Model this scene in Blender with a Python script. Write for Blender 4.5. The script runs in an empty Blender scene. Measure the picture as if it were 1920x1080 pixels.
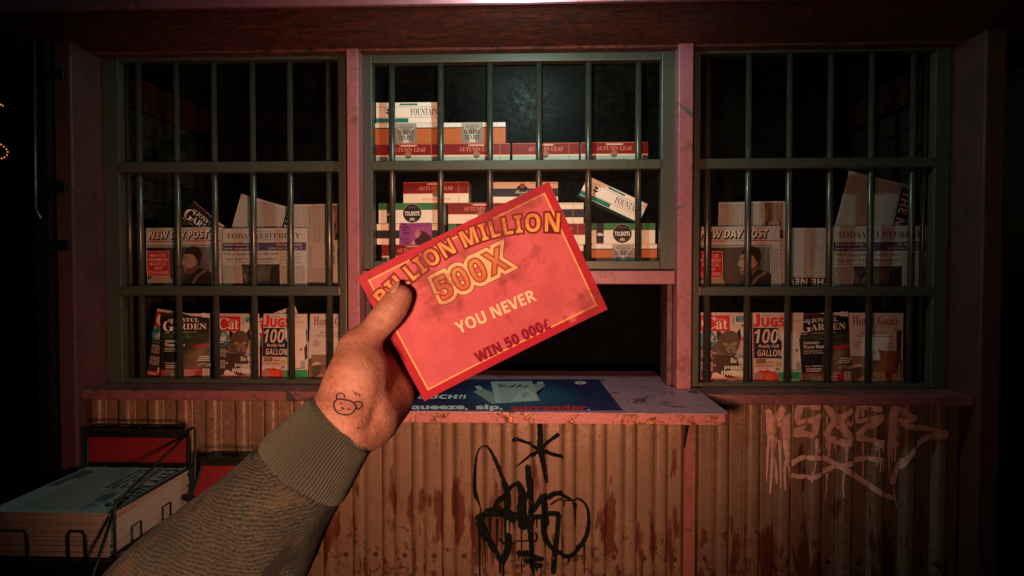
import bpy, bmesh, math, random
import numpy as np
from mathutils import Vector, Matrix
from mathutils.bvhtree import BVHTree

random.seed(7)
SC = bpy.context.scene
COL = SC.collection
R = math.radians

# ------------------------------------------------------------------ camera
EYE = 1.55
F = 1250.0
YAW, PITCH = R(2.245), R(1.649)
cam_d = bpy.data.cameras.new('camera')
cam = bpy.data.objects.new('camera', cam_d)
COL.objects.link(cam)
cam_d.sensor_width = 36.0
cam_d.lens = F / 1920 * 36.0
cam_d.clip_start, cam_d.clip_end = 0.02, 300
cam.location = (0, 0, EYE)
cam.rotation_euler = (math.pi / 2 - PITCH, 0, YAW)
SC.camera = cam
cy, sy, cp, sp = math.cos(YAW), math.sin(YAW), math.cos(PITCH), math.sin(PITCH)
RIGHT = Vector((cy, sy, 0))
FWD = Vector((-sy * cp, cy * cp, -sp))
UP = Vector((-sy * sp, cy * sp, cp))


def P(px, py, d):
    "point measured in the photograph at a known distance d in front of the viewer"
    return Vector((0, 0, EYE)) + FWD * d + RIGHT * ((px - 960) / F * d) - UP * ((py - 540) / F * d)


def at(px, py, Y):
    "point measured in the photograph lying on the upright plane y = Y"
    v = FWD + RIGHT * ((px - 960) / F) - UP * ((py - 540) / F)
    return Vector((0, 0, EYE)) + v * (Y / v.y)


def AX(px, py, Y): return at(px, py, Y).x
def AZ(px, py, Y): return at(px, py, Y).z

# ------------------------------------------------------------------ colour / materials


def lin(c):
    c = c / 255.0
    return c / 12.92 if c <= 0.04045 else ((c + 0.055) / 1.055) ** 2.4


def rgb(r, g, b): return (lin(r), lin(g), lin(b), 1.0)


class NT:
    def __init__(s, name):
        s.m = bpy.data.materials.new(name)
        s.m.use_nodes = True
        s.n, s.l = s.m.node_tree.nodes, s.m.node_tree.links
        s.b = s.n['Principled BSDF']

    def add(s, t, **kw):
        n = s.n.new(t)
        for k, v in kw.items():
            if k.startswith('i_'):
                n.inputs[k[2:].replace('_', ' ')].default_value = v
            else:
                setattr(n, k, v)
        return n

    def link(s, a, b): s.l.new(a, b)

    def coord(s, scale=(1, 1, 1), kind='Object'):
        c = s.add('ShaderNodeTexCoord')
        mp = s.add('ShaderNodeMapping')
        mp.inputs['Scale'].default_value = scale
        s.link(c.outputs[kind], mp.inputs['Vector'])
        return mp.outputs['Vector']

    def noise(s, vec, scale, detail=5, rough=0.6, dist=0.0):
        n = s.add('ShaderNodeTexNoise')
        n.inputs['Scale'].default_value = scale
        n.inputs['Detail'].default_value = detail
        n.inputs['Roughness'].default_value = rough
        n.inputs['Distortion'].default_value = dist
        s.link(vec, n.inputs['Vector'])
        return n.outputs['Fac']

    def ramp(s, fac, p0, p1, c0=0.0, c1=1.0):
        n = s.add('ShaderNodeMapRange')
        n.inputs['From Min'].default_value = p0
        n.inputs['From Max'].default_value = p1
        n.inputs['To Min'].default_value = c0
        n.inputs['To Max'].default_value = c1
        s.link(fac, n.inputs['Value'])
        return n.outputs['Result']

    def math(s, op, a, b=None):
        n = s.add('ShaderNodeMath', operation=op)
        for i, v in enumerate((a, b)):
            if v is None:
                continue
            if isinstance(v, (int, float)):
                n.inputs[i].default_value = v
            else:
                s.link(v, n.inputs[i])
        return n.outputs[0]

    def mix(s, fac, a, b, mode='MIX'):
        n = s.add('ShaderNodeMix', data_type='RGBA', blend_type=mode)
        if isinstance(fac, (int, float)):
            n.inputs[0].default_value = fac
        else:
            s.link(fac, n.inputs[0])
        for i, v in ((6, a), (7, b)):
            if isinstance(v, tuple):
                n.inputs[i].default_value = v
            else:
                s.link(v, n.inputs[i])
        return n.outputs[2]

    def bump(s, h, strength=0.3, dist=0.01, chain=None):
        n = s.add('ShaderNodeBump')
        n.inputs['Strength'].default_value = strength
        n.inputs['Distance'].default_value = dist
        s.link(h, n.inputs['Height'])
        if chain is not None:
            s.link(chain, n.inputs['Normal'])
        return n.outputs['Normal']

    def fin(s, col=None, rough=None, metal=None, normal=None, **kw):
        for key, v in (('Base Color', col), ('Roughness', rough), ('Metallic', metal), ('Normal', normal)):
            if v is None:
                continue
            if isinstance(v, (int, float, tuple)):
                s.b.inputs[key].default_value = v
            else:
                s.link(v, s.b.inputs[key])
        for k, v in kw.items():
            s.b.inputs[k.replace('_', ' ')].default_value = v
        return s.m


def plain(name, col, rough=0.6, metal=0.0, nscale=40, var=0.25, bump=0.15):
    t = NT(name)
    v = t.coord()
    n = t.noise(v, nscale)
    c = t.mix(t.ramp(n, 0.35, 0.7), tuple(x * (1 - var) for x in col[:3]) + (1,), tuple(min(1, x * (1 + var)) for x in col[:3]) + (1,))
    return t.fin(c, rough, metal, t.bump(n, bump, 0.004))


def painted_metal(name, paint, rust, chip, rust_at=0.535, chip_at=0.655, rough=0.45, low_rust=True):
    "old gloss paint with rust blooming through and chips knocked down to the primer"
    t = NT(name)
    v = t.coord()
    n1 = t.noise(v, 5.0, 8, 0.65)
    n2 = t.noise(v, 34.0, 6, 0.7)
    n3 = t.noise(v, 8.5, 9, 0.72, 0.6)
    tone = t.mix(t.ramp(n1, 0.3, 0.7), tuple(x * 0.82 for x in paint[:3]) + (1,), tuple(min(1, x * 1.12) for x in paint[:3]) + (1,))
    rsum = t.math('ADD', t.math('MULTIPLY', n1, 0.62), t.math('MULTIPLY', n2, 0.40))
    rm = t.ramp(rsum, rust_at - 0.05, rust_at + 0.10, 0, 0.85)
    c = t.mix(rm, tone, rust)
    sp = t.ramp(n2, 0.66, 0.72)
    c = t.mix(t.math('MULTIPLY', sp, 0.7), c, tuple(x * 0.35 for x in rust[:3]) + (1,))
    cm = t.ramp(n3, chip_at, chip_at + 0.012)
    c = t.mix(cm, c, chip)
    ro = t.math('ADD', t.math('MULTIPLY', rm, 0.3), rough)
    nb = t.bump(cm, 0.5, -0.003)
    return t.fin(c, ro, 0.0, t.bump(n2, 0.25, 0.004, nb))


M = {}
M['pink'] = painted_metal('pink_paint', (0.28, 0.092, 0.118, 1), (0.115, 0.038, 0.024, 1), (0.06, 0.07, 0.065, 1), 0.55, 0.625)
M['pinkdark'] = painted_metal('pink_paint_grimy_shaded', (0.085, 0.030, 0.031, 1), (0.030, 0.012, 0.008, 1), (0.03, 0.03, 0.03, 1), 0.5, 0.63)  # dimmer light at the outer posts is put into this darker pink
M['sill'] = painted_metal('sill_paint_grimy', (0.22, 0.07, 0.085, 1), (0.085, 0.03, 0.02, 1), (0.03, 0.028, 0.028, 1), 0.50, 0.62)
M['ledge'] = painted_metal('ledge_paint', (0.36, 0.17, 0.22, 1), (0.12, 0.06, 0.045, 1), (0.025, 0.024, 0.026, 1), 0.56, 0.60, 0.5)


def mk_edge():
    t = NT('ledge_edge_paint')
    v = t.coord()
    n1 = t.noise(v, 11.0, 8, 0.7, 0.4)
    n2 = t.noise(v, 60.0, 6, 0.7)
    paint = t.mix(n2, (0.21, 0.058, 0.06, 1), (0.30, 0.10, 0.10, 1))
    m = t.ramp(n1, 0.52, 0.56)
    c = t.mix(m, paint, t.mix(t.ramp(n2, 0.4, 0.6), (0.05, 0.02, 0.012, 1), (0.42, 0.2, 0.09, 1)))
    nb = t.bump(m, 0.6, -0.004)
    return t.fin(c, t.ramp(n2, 0.3, 0.7, 0.28, 0.6), t.math('MULTIPLY', m, 0.7), t.bump(n2, 0.7, 0.006, nb))


M['edge'] = mk_edge()


def mk_frame():
    t = NT('window_frame_metal')
    v = t.coord()
    n1 = t.noise(v, 160.0, 4, 0.7)
    n2 = t.noise(v, 7.0, 8, 0.7, 0.5)
    c = t.mix(t.ramp(n1, 0.3, 0.7), (0.043, 0.050, 0.038, 1), (0.064, 0.070, 0.054, 1))
    chip = t.ramp(n2, 0.70, 0.715)
    c = t.mix(chip, c, (0.02, 0.018, 0.018, 1))
    return t.fin(c, t.ramp(n1, 0.3, 0.7, 0.34, 0.52), 0.25, t.bump(n1, 0.35, 0.0015))


M['frame'] = mk_frame()


def mk_bar():
    t = NT('bar_metal')
    v = t.coord((1, 1, 0.25))
    n1 = t.noise(v, 90.0, 5, 0.7)
    c = t.mix(t.ramp(n1, 0.3, 0.75), (0.055, 0.060, 0.049, 1), (0.092, 0.096, 0.08, 1))
    return t.fin(c, t.ramp(n1, 0.3, 0.7, 0.24, 0.42), 0.55, t.bump(n1, 0.2, 0.001))


M['bar'] = mk_bar()


def mk_wood():
    t = NT('soffit_wood')
    v = t.coord((1.2, 9, 9))
    n1 = t.noise(v, 6.0, 10, 0.72, 1.2)
    v2 = t.coord((1, 1, 1))
    n2 = t.noise(v2, 28.0, 8, 0.75, 0.8)
    s = t.math('ADD', t.math('MULTIPLY', n1, 0.5), t.math('MULTIPLY', n2, 0.5))
    c = t.mix(t.ramp(s, 0.42, 0.62), (0.006, 0.0015, 0.001, 1), (0.20, 0.034, 0.014, 1))
    return t.fin(c, 0.75, 0, t.bump(s, 0.8, 0.012))


M['wood'] = mk_wood()


def mk_corr():
    t = NT('corrugated_rusty_metal')
    v = t.coord()
    vs = t.coord((1, 1, 0.16))
    n1 = t.noise(v, 3.2, 8, 0.65)
    n2 = t.noise(v, 42.0, 6, 0.7)
    base = t.mix(t.ramp(n1, 0.3, 0.72), (0.165, 0.108, 0.074, 1), (0.235, 0.160, 0.112, 1))
    base = t.mix(t.ramp(n2, 0.42, 0.72, 0, 0.5), base, (0.09, 0.038, 0.02, 1))
    nbig = t.noise(t.coord((1.6, 1, 0.5)), 5.5, 7, 0.7)
    base = t.mix(t.ramp(nbig, 0.52, 0.70, 0, 0.45), base, (0.10, 0.05, 0.03, 1))
    # runs of rust below fixings
    ns = t.math('ADD', t.math('MULTIPLY', t.noise(vs, 13.0, 6, 0.6), 0.72), t.math('MULTIPLY', t.noise(v, 4.3, 3, 0.5), 0.36))
    sep = t.add('ShaderNodeSeparateXYZ')
    tc = t.add('ShaderNodeTexCoord')
    t.link(tc.outputs['Object'], sep.inputs[0])
    low = t.ramp(sep.outputs['Z'], 0.95, 0.45, 0.0, 0.12)
    run = t.ramp(t.math('ADD', ns, low), 0.683, 0.712, 0, 0.95)
    c = t.mix(run, base, (0.082, 0.020, 0.010, 1))
    # pale flaking film in a band under the sill
    vo = t.add('ShaderNodeTexNoise')
    vo.inputs['Scale'].default_value = 24
    vo.inputs['Detail'].default_value = 4
    vo.inputs['Distortion'].default_value = 2.2
    t.link(v, vo.inputs['Vector'])
    ringn = t.ramp(t.math('ABSOLUTE', t.math('SUBTRACT', vo.outputs['Fac'], 0.52)), 0.030, 0.0, 0, 1)
    high = t.ramp(t.math('ADD', sep.outputs['Z'], t.math('MULTIPLY', n1, 0.35)), 0.97, 1.12, 0, 0.75)
    pal = t.math('MULTIPLY', ringn, high)
    dk = t.math('MULTIPLY', t.ramp(n2, 0.45, 0.62, 0, 0.55), high)
    c = t.mix(dk, c, (0.15, 0.055, 0.032, 1))
    c = t.mix(pal, c, (0.36, 0.23, 0.14, 1))
    # scattered scabs low down
    n4 = t.noise(v, 22.0, 9, 0.78, 0.7)
    lowm = t.ramp(sep.outputs['Z'], 0.62, 0.30, 0.0, 0.085)
    sc_ = t.ramp(t.math('ADD', n4, lowm), 0.615, 0.655, 0, 0.95)
    c = t.mix(sc_, c, (0.06, 0.018, 0.010, 1))
    nb = t.bump(n2, 0.35, 0.003)
    return t.fin(c, t.ramp(n2, 0.3, 0.7, 0.33, 0.55), 0.25, t.bump(sc_, 0.3, -0.003, nb))


M['corr'] = mk_corr()
M['beam'] = plain('dark_red_beam', (0.03, 0.008, 0.006), 0.8, 0, 16, 0.5)
M['screw'] = plain('rusty_screw', (0.07, 0.03, 0.02), 0.55, 0.4, 200)
M['spray_black'] = plain('black_spray_paint', (0.004, 0.0075, 0.006), 0.95, 0, 60, 0.3, 0.2)
M['spray_black'].node_tree.nodes['Principled BSDF'].inputs['Specular IOR Level'].default_value = 0.08
M['spray_white'] = plain('pale_spray_paint', (0.52, 0.31, 0.28), 0.7, 0, 40, 0.22, 0.2)
M['rust_post'] = painted_metal('rusted_post_paint', (0.24, 0.09, 0.075, 1), (0.14, 0.045, 0.025, 1), (0.05, 0.02, 0.015, 1), 0.47, 0.62)
M['black_metal'] = plain('black_coated_wire', (0.006, 0.006, 0.006), 0.45, 0.2, 90, 0.3)
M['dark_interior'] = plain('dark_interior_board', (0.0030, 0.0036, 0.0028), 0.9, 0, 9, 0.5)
M['shutter'] = plain('black_shutter_metal', (0.008, 0.008, 0.008), 0.6, 0.3, 30, 0.4)
M['dark_red'] = plain('red_header_enamel', (0.15, 0.004, 0.006), 0.6, 0, 20, 0.15)
M['plank'] = plain('dark_plank', (0.022, 0.02, 0.015), 0.7, 0, 16, 0.4)
M['ground'] = plain('asphalt', (0.04, 0.04, 0.042), 0.85, 0, 60, 0.5, 0.5)
M['darkwall'] = plain('dark_render_wall', (0.02, 0.02, 0.02), 0.9, 0, 12, 0.4)
M['newsside'] = plain('newsprint_edge', (0.34, 0.29, 0.245), 0.85, 0, 300, 0.22, 0.6)
M['paper_edge'] = plain('paper_edge', (0.66, 0.62, 0.56), 0.7, 0, 300, 0.12, 0.3)


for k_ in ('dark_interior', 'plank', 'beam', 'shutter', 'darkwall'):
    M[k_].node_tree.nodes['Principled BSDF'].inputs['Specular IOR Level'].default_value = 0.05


def mk_glass():
    t = NT('grimy_window_glass')
    v = t.coord()
    n1 = t.noise(v, 3.5, 8, 0.7)
    n2 = t.noise(v, 55.0, 6, 0.75)
    tr = t.add('ShaderNodeBsdfTransparent')
    gl = t.add('ShaderNodeBsdfGlossy')
    t.link(t.ramp(n2, 0.3, 0.7, 0.26, 0.6), gl.inputs['Roughness'])
    df = t.add('ShaderNodeBsdfDiffuse')
    df.inputs['Color'].default_value = (0.32, 0.36, 0.30, 1)
    fr = t.add('ShaderNodeFresnel')
    fr.inputs['IOR'].default_value = 1.45
    mx = t.add('ShaderNodeMixShader')
    t.link(t.math('MULTIPLY', fr.outputs[0], 0.09), mx.inputs[0])
    t.link(tr.outputs[0], mx.inputs[1])
    t.link(gl.outputs[0], mx.inputs[2])
    mx2 = t.add('ShaderNodeMixShader')
    g = t.math('ADD', t.ramp(n1, 0.47, 0.75, 0.0, 0.008), t.ramp(n2, 0.62, 0.78, 0.0, 0.012))
    t.link(g, mx2.inputs[0])
    t.link(mx.outputs[0], mx2.inputs[1])
    t.link(df.outputs[0], mx2.inputs[2])
    out = t.n['Material Output']
    t.link(mx2.outputs[0], out.inputs['Surface'])
    t.n.remove(t.b)
    return t.m


M['glass'] = mk_glass()


def mk_print(name, rough, stain=0.0, coat=0.0, grain=0.12, gs=45, bump=0.05):
    t = NT(name)
    a = t.add('ShaderNodeVertexColor', layer_name='Col')
    v = t.coord()
    n = t.noise(v, gs, 6, 0.65)
    k = t.ramp(n, 0.3, 0.7, 1 - grain, 1 + grain * 0.35)
    mk = t.add('ShaderNodeCombineColor')
    for i in range(3):
        t.link(k, mk.inputs[i])
    c = t.mix(1.0, a.outputs['Color'], mk.outputs[0], 'MULTIPLY')
    nb = t.bump(n, bump, 0.003)
    if stain:
        s1 = t.noise(v, 26.0, 9, 0.72, 0.5)
        s2 = t.noise(v, 11.0, 5, 0.6)
        sm = t.ramp(t.math('ADD', t.math('MULTIPLY', s1, 0.55), t.math('MULTIPLY', s2, 0.5)), 0.535, 0.60, 0, stain)
        c = t.mix(sm, c, (0.20, 0.03, 0.035, 1))
        s3 = t.noise(v, 190.0, 3, 0.7)
        s4 = t.noise(v, 17.0, 3, 0.6)
        spk = t.math('MULTIPLY', t.ramp(s3, 0.63, 0.67), t.ramp(s4, 0.52, 0.60, 0, 0.8))
        c = t.mix(spk, c, (0.10, 0.015, 0.015, 1))
        s5 = t.noise(v, 33.0, 7, 0.7, 0.3)
        c = t.mix(t.ramp(s5, 0.64, 0.74, 0, 0.4), c, (0.75, 0.40, 0.25, 1))
    t.fin(c, rough, 0, nb)
    t.b.inputs['Specular IOR Level'].default_value = 0.15
    t.b.inputs['Coat Weight'].default_value = coat
    t.b.inputs['Coat Roughness'].default_value = 0.08
    return t.m


M['newsprint'] = mk_print('newsprint_ink', 0.85, 0, 0, 0.16, 60, 0.25)
M['magprint'] = mk_print('magazine_cover_print', 0.42, 0, 0.0, 0.10, 25)
M['cartonprint'] = mk_print('carton_wrap_print', 0.45, 0, 0.22, 0.06, 12, 0.10)
M['ticketprint'] = mk_print('scratch_ticket_print', 0.5, 0.6, 0.0, 0.09, 60)


def mk_poster():
    t = NT('worn_poster_print')
    a = t.add('ShaderNodeVertexColor', layer_name='Col')
    v = t.coord()
    vs = t.coord((0.45, 1, 1))
    n = t.noise(vs, 22, 9, 0.75, 0.5)
    n2 = t.noise(v, 5, 4, 0.6)
    w = t.ramp(t.math('ADD', t.math('MULTIPLY', n, 0.7), t.math('MULTIPLY', n2, 0.35)), 0.60, 0.70, 0, 0.4)
    c = t.mix(w, a.outputs['Color'], (0.16, 0.19, 0.20, 1))
    return t.fin(c, 0.55, 0, t.bump(n, 0.15, 0.002))


M['posterprint'] = mk_poster()


def mk_skin():
    t = NT('skin')
    v = t.coord()
    n1 = t.noise(v, 38, 6, 0.65)
    n2 = t.noise(v, 420, 3, 0.6)
    vs = t.coord((1, 1, 1))
    n3 = t.noise(vs, 160, 5, 0.7, 1.5)
    c = t.mix(t.ramp(n1, 0.32, 0.7), (0.37, 0.155, 0.10, 1), (0.50, 0.25, 0.175, 1))
    c = t.mix(t.ramp(n3, 0.45, 0.68, 0, 0.4), c, (0.29, 0.105, 0.06, 1))
    nb = t.bump(n2, 0.25, 0.0006)
    n5 = t.noise(t.coord((1, 1, 1)), 75, 7, 0.75, 0.8)
    t.fin(t.mix(t.ramp(n5, 0.50, 0.66, 0, 0.45), c, (0.25, 0.075, 0.045, 1)), t.ramp(n1, 0.3, 0.7, 0.42, 0.58), 0, t.bump(n5, 0.30, 0.003, t.bump(n3, 0.6, 0.0013, nb)))
    t.b.inputs['Subsurface Weight'].default_value = 0.06
    t.b.inputs['Subsurface Radius'].default_value = (1.0, 0.3, 0.15)
    t.b.inputs['Subsurface Scale'].default_value = 0.004
    return t.m


M['skin'] = mk_skin()
M['nail'] = plain('fingernail', (0.46, 0.25, 0.18), 0.3, 0, 60, 0.1)
M['ink'] = plain('tattoo_ink', (0.03, 0.02, 0.016), 0.6, 0, 400, 0.3)


def mk_knit():
    t = NT('olive_wool_knit')
    uv = t.add('ShaderNodeUVMap')
    mp = t.add('ShaderNodeMapping')
    t.link(uv.outputs[0], mp.inputs['Vector'])
    nz = t.noise(mp.outputs[0], 9.0, 4, 0.6)
    nzf = t.noise(mp.outputs[0], 70.0, 3, 0.6)
    sep = t.add('ShaderNodeSeparateXYZ')
    t.link(mp.outputs[0], sep.inputs[0])
    # u: metres round the arm, v: metres along it
    ph = t.math('ADD', t.math('MULTIPLY', sep.outputs['X'], -1500.0), t.math('MULTIPLY', sep.outputs['Y'], 2300.0))
    ph = t.math('ADD', ph, t.math('ADD', t.math('MULTIPLY', nz, 30.0), t.math('MULTIPLY', nzf, 14.0)))
    rows = t.math('SINE', ph)
    ph2 = t.math('ADD', t.math('MULTIPLY', sep.outputs['X'], 2100.0), t.math('MULTIPLY', sep.outputs['Y'], -1300.0))
    st = t.math('SINE', t.math('ADD', ph2, t.math('MULTIPLY', nz, 9.0)))
    h = t.math('ADD', t.math('MULTIPLY', rows, 0.45), t.math('MULTIPLY', st, 0.05))
    fz = t.noise(t.coord(), 700.0, 4, 0.8)
    h = t.math('ADD', t.math('MULTIPLY', h, 0.8), t.math('MULTIPLY', t.math('SUBTRACT', fz, 0.5), 5.0))
    v = t.coord()
    worn = t.noise(v, 24.0, 6, 0.7, 0.8)
    wm = t.ramp(worn, 0.525, 0.575)
    c = t.mix(t.ramp(h, -0.75, 0.9), (0.004, 0.007, 0.006, 1), (0.125, 0.125, 0.078, 1))
    tone = t.noise(v, 14.0, 4, 0.6)
    c = t.mix(t.ramp(tone, 0.38, 0.62, 0.0, 0.7), c, (0.018, 0.024, 0.018, 1))
    och = t.noise(v, 19.0, 6, 0.75, 0.4)
    c = t.mix(t.ramp(och, 0.53, 0.62, 0, 0.55), c, (0.16, 0.10, 0.045, 1))
    c = t.mix(t.math('MULTIPLY', wm, 0.85), c, (0.014, 0.012, 0.008, 1))
    return t.fin(c, 0.9, 0, t.bump(h, 0.85, 0.0009, t.bump(wm, 0.5, -0.003)))


M['knit'] = mk_knit()


def mk_rib():
    t = NT('olive_ribbed_knit')
    v = t.coord()
    fz = t.noise(v, 700.0, 4, 0.7)
    a = t.add('ShaderNodeVertexColor', layer_name='Col')
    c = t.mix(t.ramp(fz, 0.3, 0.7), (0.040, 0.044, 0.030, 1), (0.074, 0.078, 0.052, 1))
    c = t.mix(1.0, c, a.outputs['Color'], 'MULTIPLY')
    return t.fin(c, 0.9, 0, t.bump(fz, 0.5, 0.0008))


M['rib'] = mk_rib()

# ------------------------------------------------------------------ mesh helpers


class MB:
    def __init__(s): s.v, s.f = [], []

    def quad_mesh(s, vs, fs):
        b = len(s.v)
        s.v += [tuple(x) for x in vs]
        s.f += [tuple(b + i for i in f) for f in fs]
        return s

    def box(s, x0, x1, y0, y1, z0, z1):
        x0, x1 = sorted((x0, x1)); y0, y1 = sorted((y0, y1)); z0, z1 = sorted((z0, z1))
        vs = [(x, y, z) for z in (z0, z1) for y in (y0, y1) for x in (x0, x1)]
        return s.quad_mesh(vs, [(0, 2, 3, 1), (4, 5, 7, 6), (0, 1, 5, 4), (2, 6, 7, 3), (0, 4, 6, 2), (1, 3, 7, 5)])

    def prism(s, poly, axis, a, b):
        "poly in the two other axes (order x,y,z without axis)"
        def mk(p, t):
            l = list(p); l.insert(axis, t); return tuple(l)
        n = len(poly)
        vs = [mk(p, a) for p in poly] + [mk(p, b) for p in poly]
        fs = [tuple(range(n)), tuple(range(2 * n - 1, n - 1, -1))] + [(i, i + n, (i + 1) % n + n, (i + 1) % n) for i in range(n)]
        return s.quad_mesh(vs, fs)

    def tube(s, pts, r, seg=10, cap=True):
        pts = [Vector(p) for p in pts]
        rings = []
        ref = None
        for i, p in enumerate(pts):
            t = (pts[min(i + 1, len(pts) - 1)] - pts[max(i - 1, 0)]).normalized()
            if ref is None:
                ref = Vector((0, 0, 1)) if abs(t.z) < 0.9 else Vector((1, 0, 0))
            a = (ref - t * ref.dot(t)).normalized()
            ref = a
            b = t.cross(a)
            rr = r[i] if isinstance(r, (list, tuple)) else r
            rings.append([p + (a * math.cos(2 * math.pi * k / seg) + b * math.sin(2 * math.pi * k / seg)) * rr for k in range(seg)])
        vs = [q for ring in rings for q in ring]
        fs = []
        for i in range(len(pts) - 1):
            for k in range(seg):
                fs.append((i * seg + k, i * seg + (k + 1) % seg, (i + 1) * seg + (k + 1) % seg, (i + 1) * seg + k))
        if cap:
            fs.append(tuple(range(seg - 1, -1, -1)))
            fs.append(tuple((len(pts) - 1) * seg + k for k in range(seg)))
        return s.quad_mesh(vs, fs)

    def build(s, name, mat, parent=None, bevel=0.0, smooth=False, loc=None):
        me = bpy.data.meshes.new(name)
        me.from_pydata(s.v, [], s.f)
        bm = bmesh.new(); bm.from_mesh(me)
        bmesh.ops.recalc_face_normals(bm, faces=bm.faces)
        bm.to_mesh(me); bm.free()
        me.materials.append(mat)
        o = bpy.data.objects.new(name, me)
        COL.objects.link(o)
        if parent: o.parent = parent
        if loc is not None: o.location = loc
        if smooth:
            me.polygons.foreach_set('use_smooth', [True] * len(me.polygons))
        if bevel:
            md = o.modifiers.new('bevel', 'BEVEL')
            md.width = bevel; md.segments = 2; md.limit_method = 'ANGLE'; md.angle_limit = R(40)
            md.harden_normals = False
        return o


def tag(o, label=None, cat=None, group=None, kind=None):
    if label: o['label'] = label
    if cat: o['category'] = cat
    if group: o['group'] = group
    if kind: o['kind'] = kind
    return o


def empty(name, loc=(0, 0, 0), rot=(0, 0, 0)):
    o = bpy.data.objects.new(name, None)
    o.empty_display_size = 0.05
    COL.objects.link(o)
    o.location = loc; o.rotation_euler = rot
    return o


def spline(pts, n=8):
    "Catmull-Rom through points of any dimension"
    pts = [np.array(p, float) for p in pts]
    if len(pts) < 3:
        return [pts[0] + (pts[-1] - pts[0]) * t for t in np.linspace(0, 1, n + 1)]
    out = []
    for i in range(len(pts) - 1):
        p0 = pts[max(i - 1, 0)]; p1 = pts[i]; p2 = pts[i + 1]; p3 = pts[min(i + 2, len(pts) - 1)]
        for k in range(n):
            t = k / n
            out.append(0.5 * ((2 * p1) + (-p0 + p2) * t + (2 * p0 - 5 * p1 + 4 * p2 - p3) * t * t + (-p0 + 3 * p1 - 3 * p2 + p3) * t ** 3))
    out.append(pts[-1])
    return out

# ------------------------------------------------------------------ lettering and print


def _sty(s, up, lo, dg):
    r = ''
    for c in s:
        if 'A' <= c <= 'Z': r += chr(up + ord(c) - 65)
        elif 'a' <= c <= 'z': r += chr(lo + ord(c) - 97)
        elif '0' <= c <= '9' and dg: r += chr(dg + ord(c) - 48)
        else: r += c
    return r


STY = {'n': lambda s: s,
       'serif': lambda s: _sty(s, 0x1D400, 0x1D41A, 0x1D7CE),
       'serifi': lambda s: _sty(s, 0x1D468, 0x1D482, 0x1D7CE),
       'script': lambda s: _sty(s, 0x1D4D0, 0x1D4EA, 0x1D7CE),
       'sans': lambda s: _sty(s, 0x1D5D4, 0x1D5EE, 0x1D7EC)}
_tc = {}


def glyphs(s, style, off=0.0, shear=0.0, space=1.0):
    key = (s, style, off, shear, space)
    if key not in _tc:
        c = bpy.data.curves.new('lettering', 'FONT')
        c.body = STY[style](s)
        c.size = 1; c.offset = off; c.shear = shear; c.space_character = space
        c.resolution_u = 3
        o = bpy.data.objects.new('lettering', c)
        COL.objects.link(o)
        dg = bpy.context.evaluated_depsgraph_get()
        me = bpy.data.meshes.new_from_object(o.evaluated_get(dg))
        vs = np.array([v.co[:2] for v in me.vertices]).reshape(-1, 2)
        fs = [tuple(p.vertices) for p in me.polygons]
        bpy.data.objects.remove(o); bpy.data.curves.remove(c); bpy.data.meshes.remove(me)
        _tc[key] = (vs, fs)
    return _tc[key]


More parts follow.
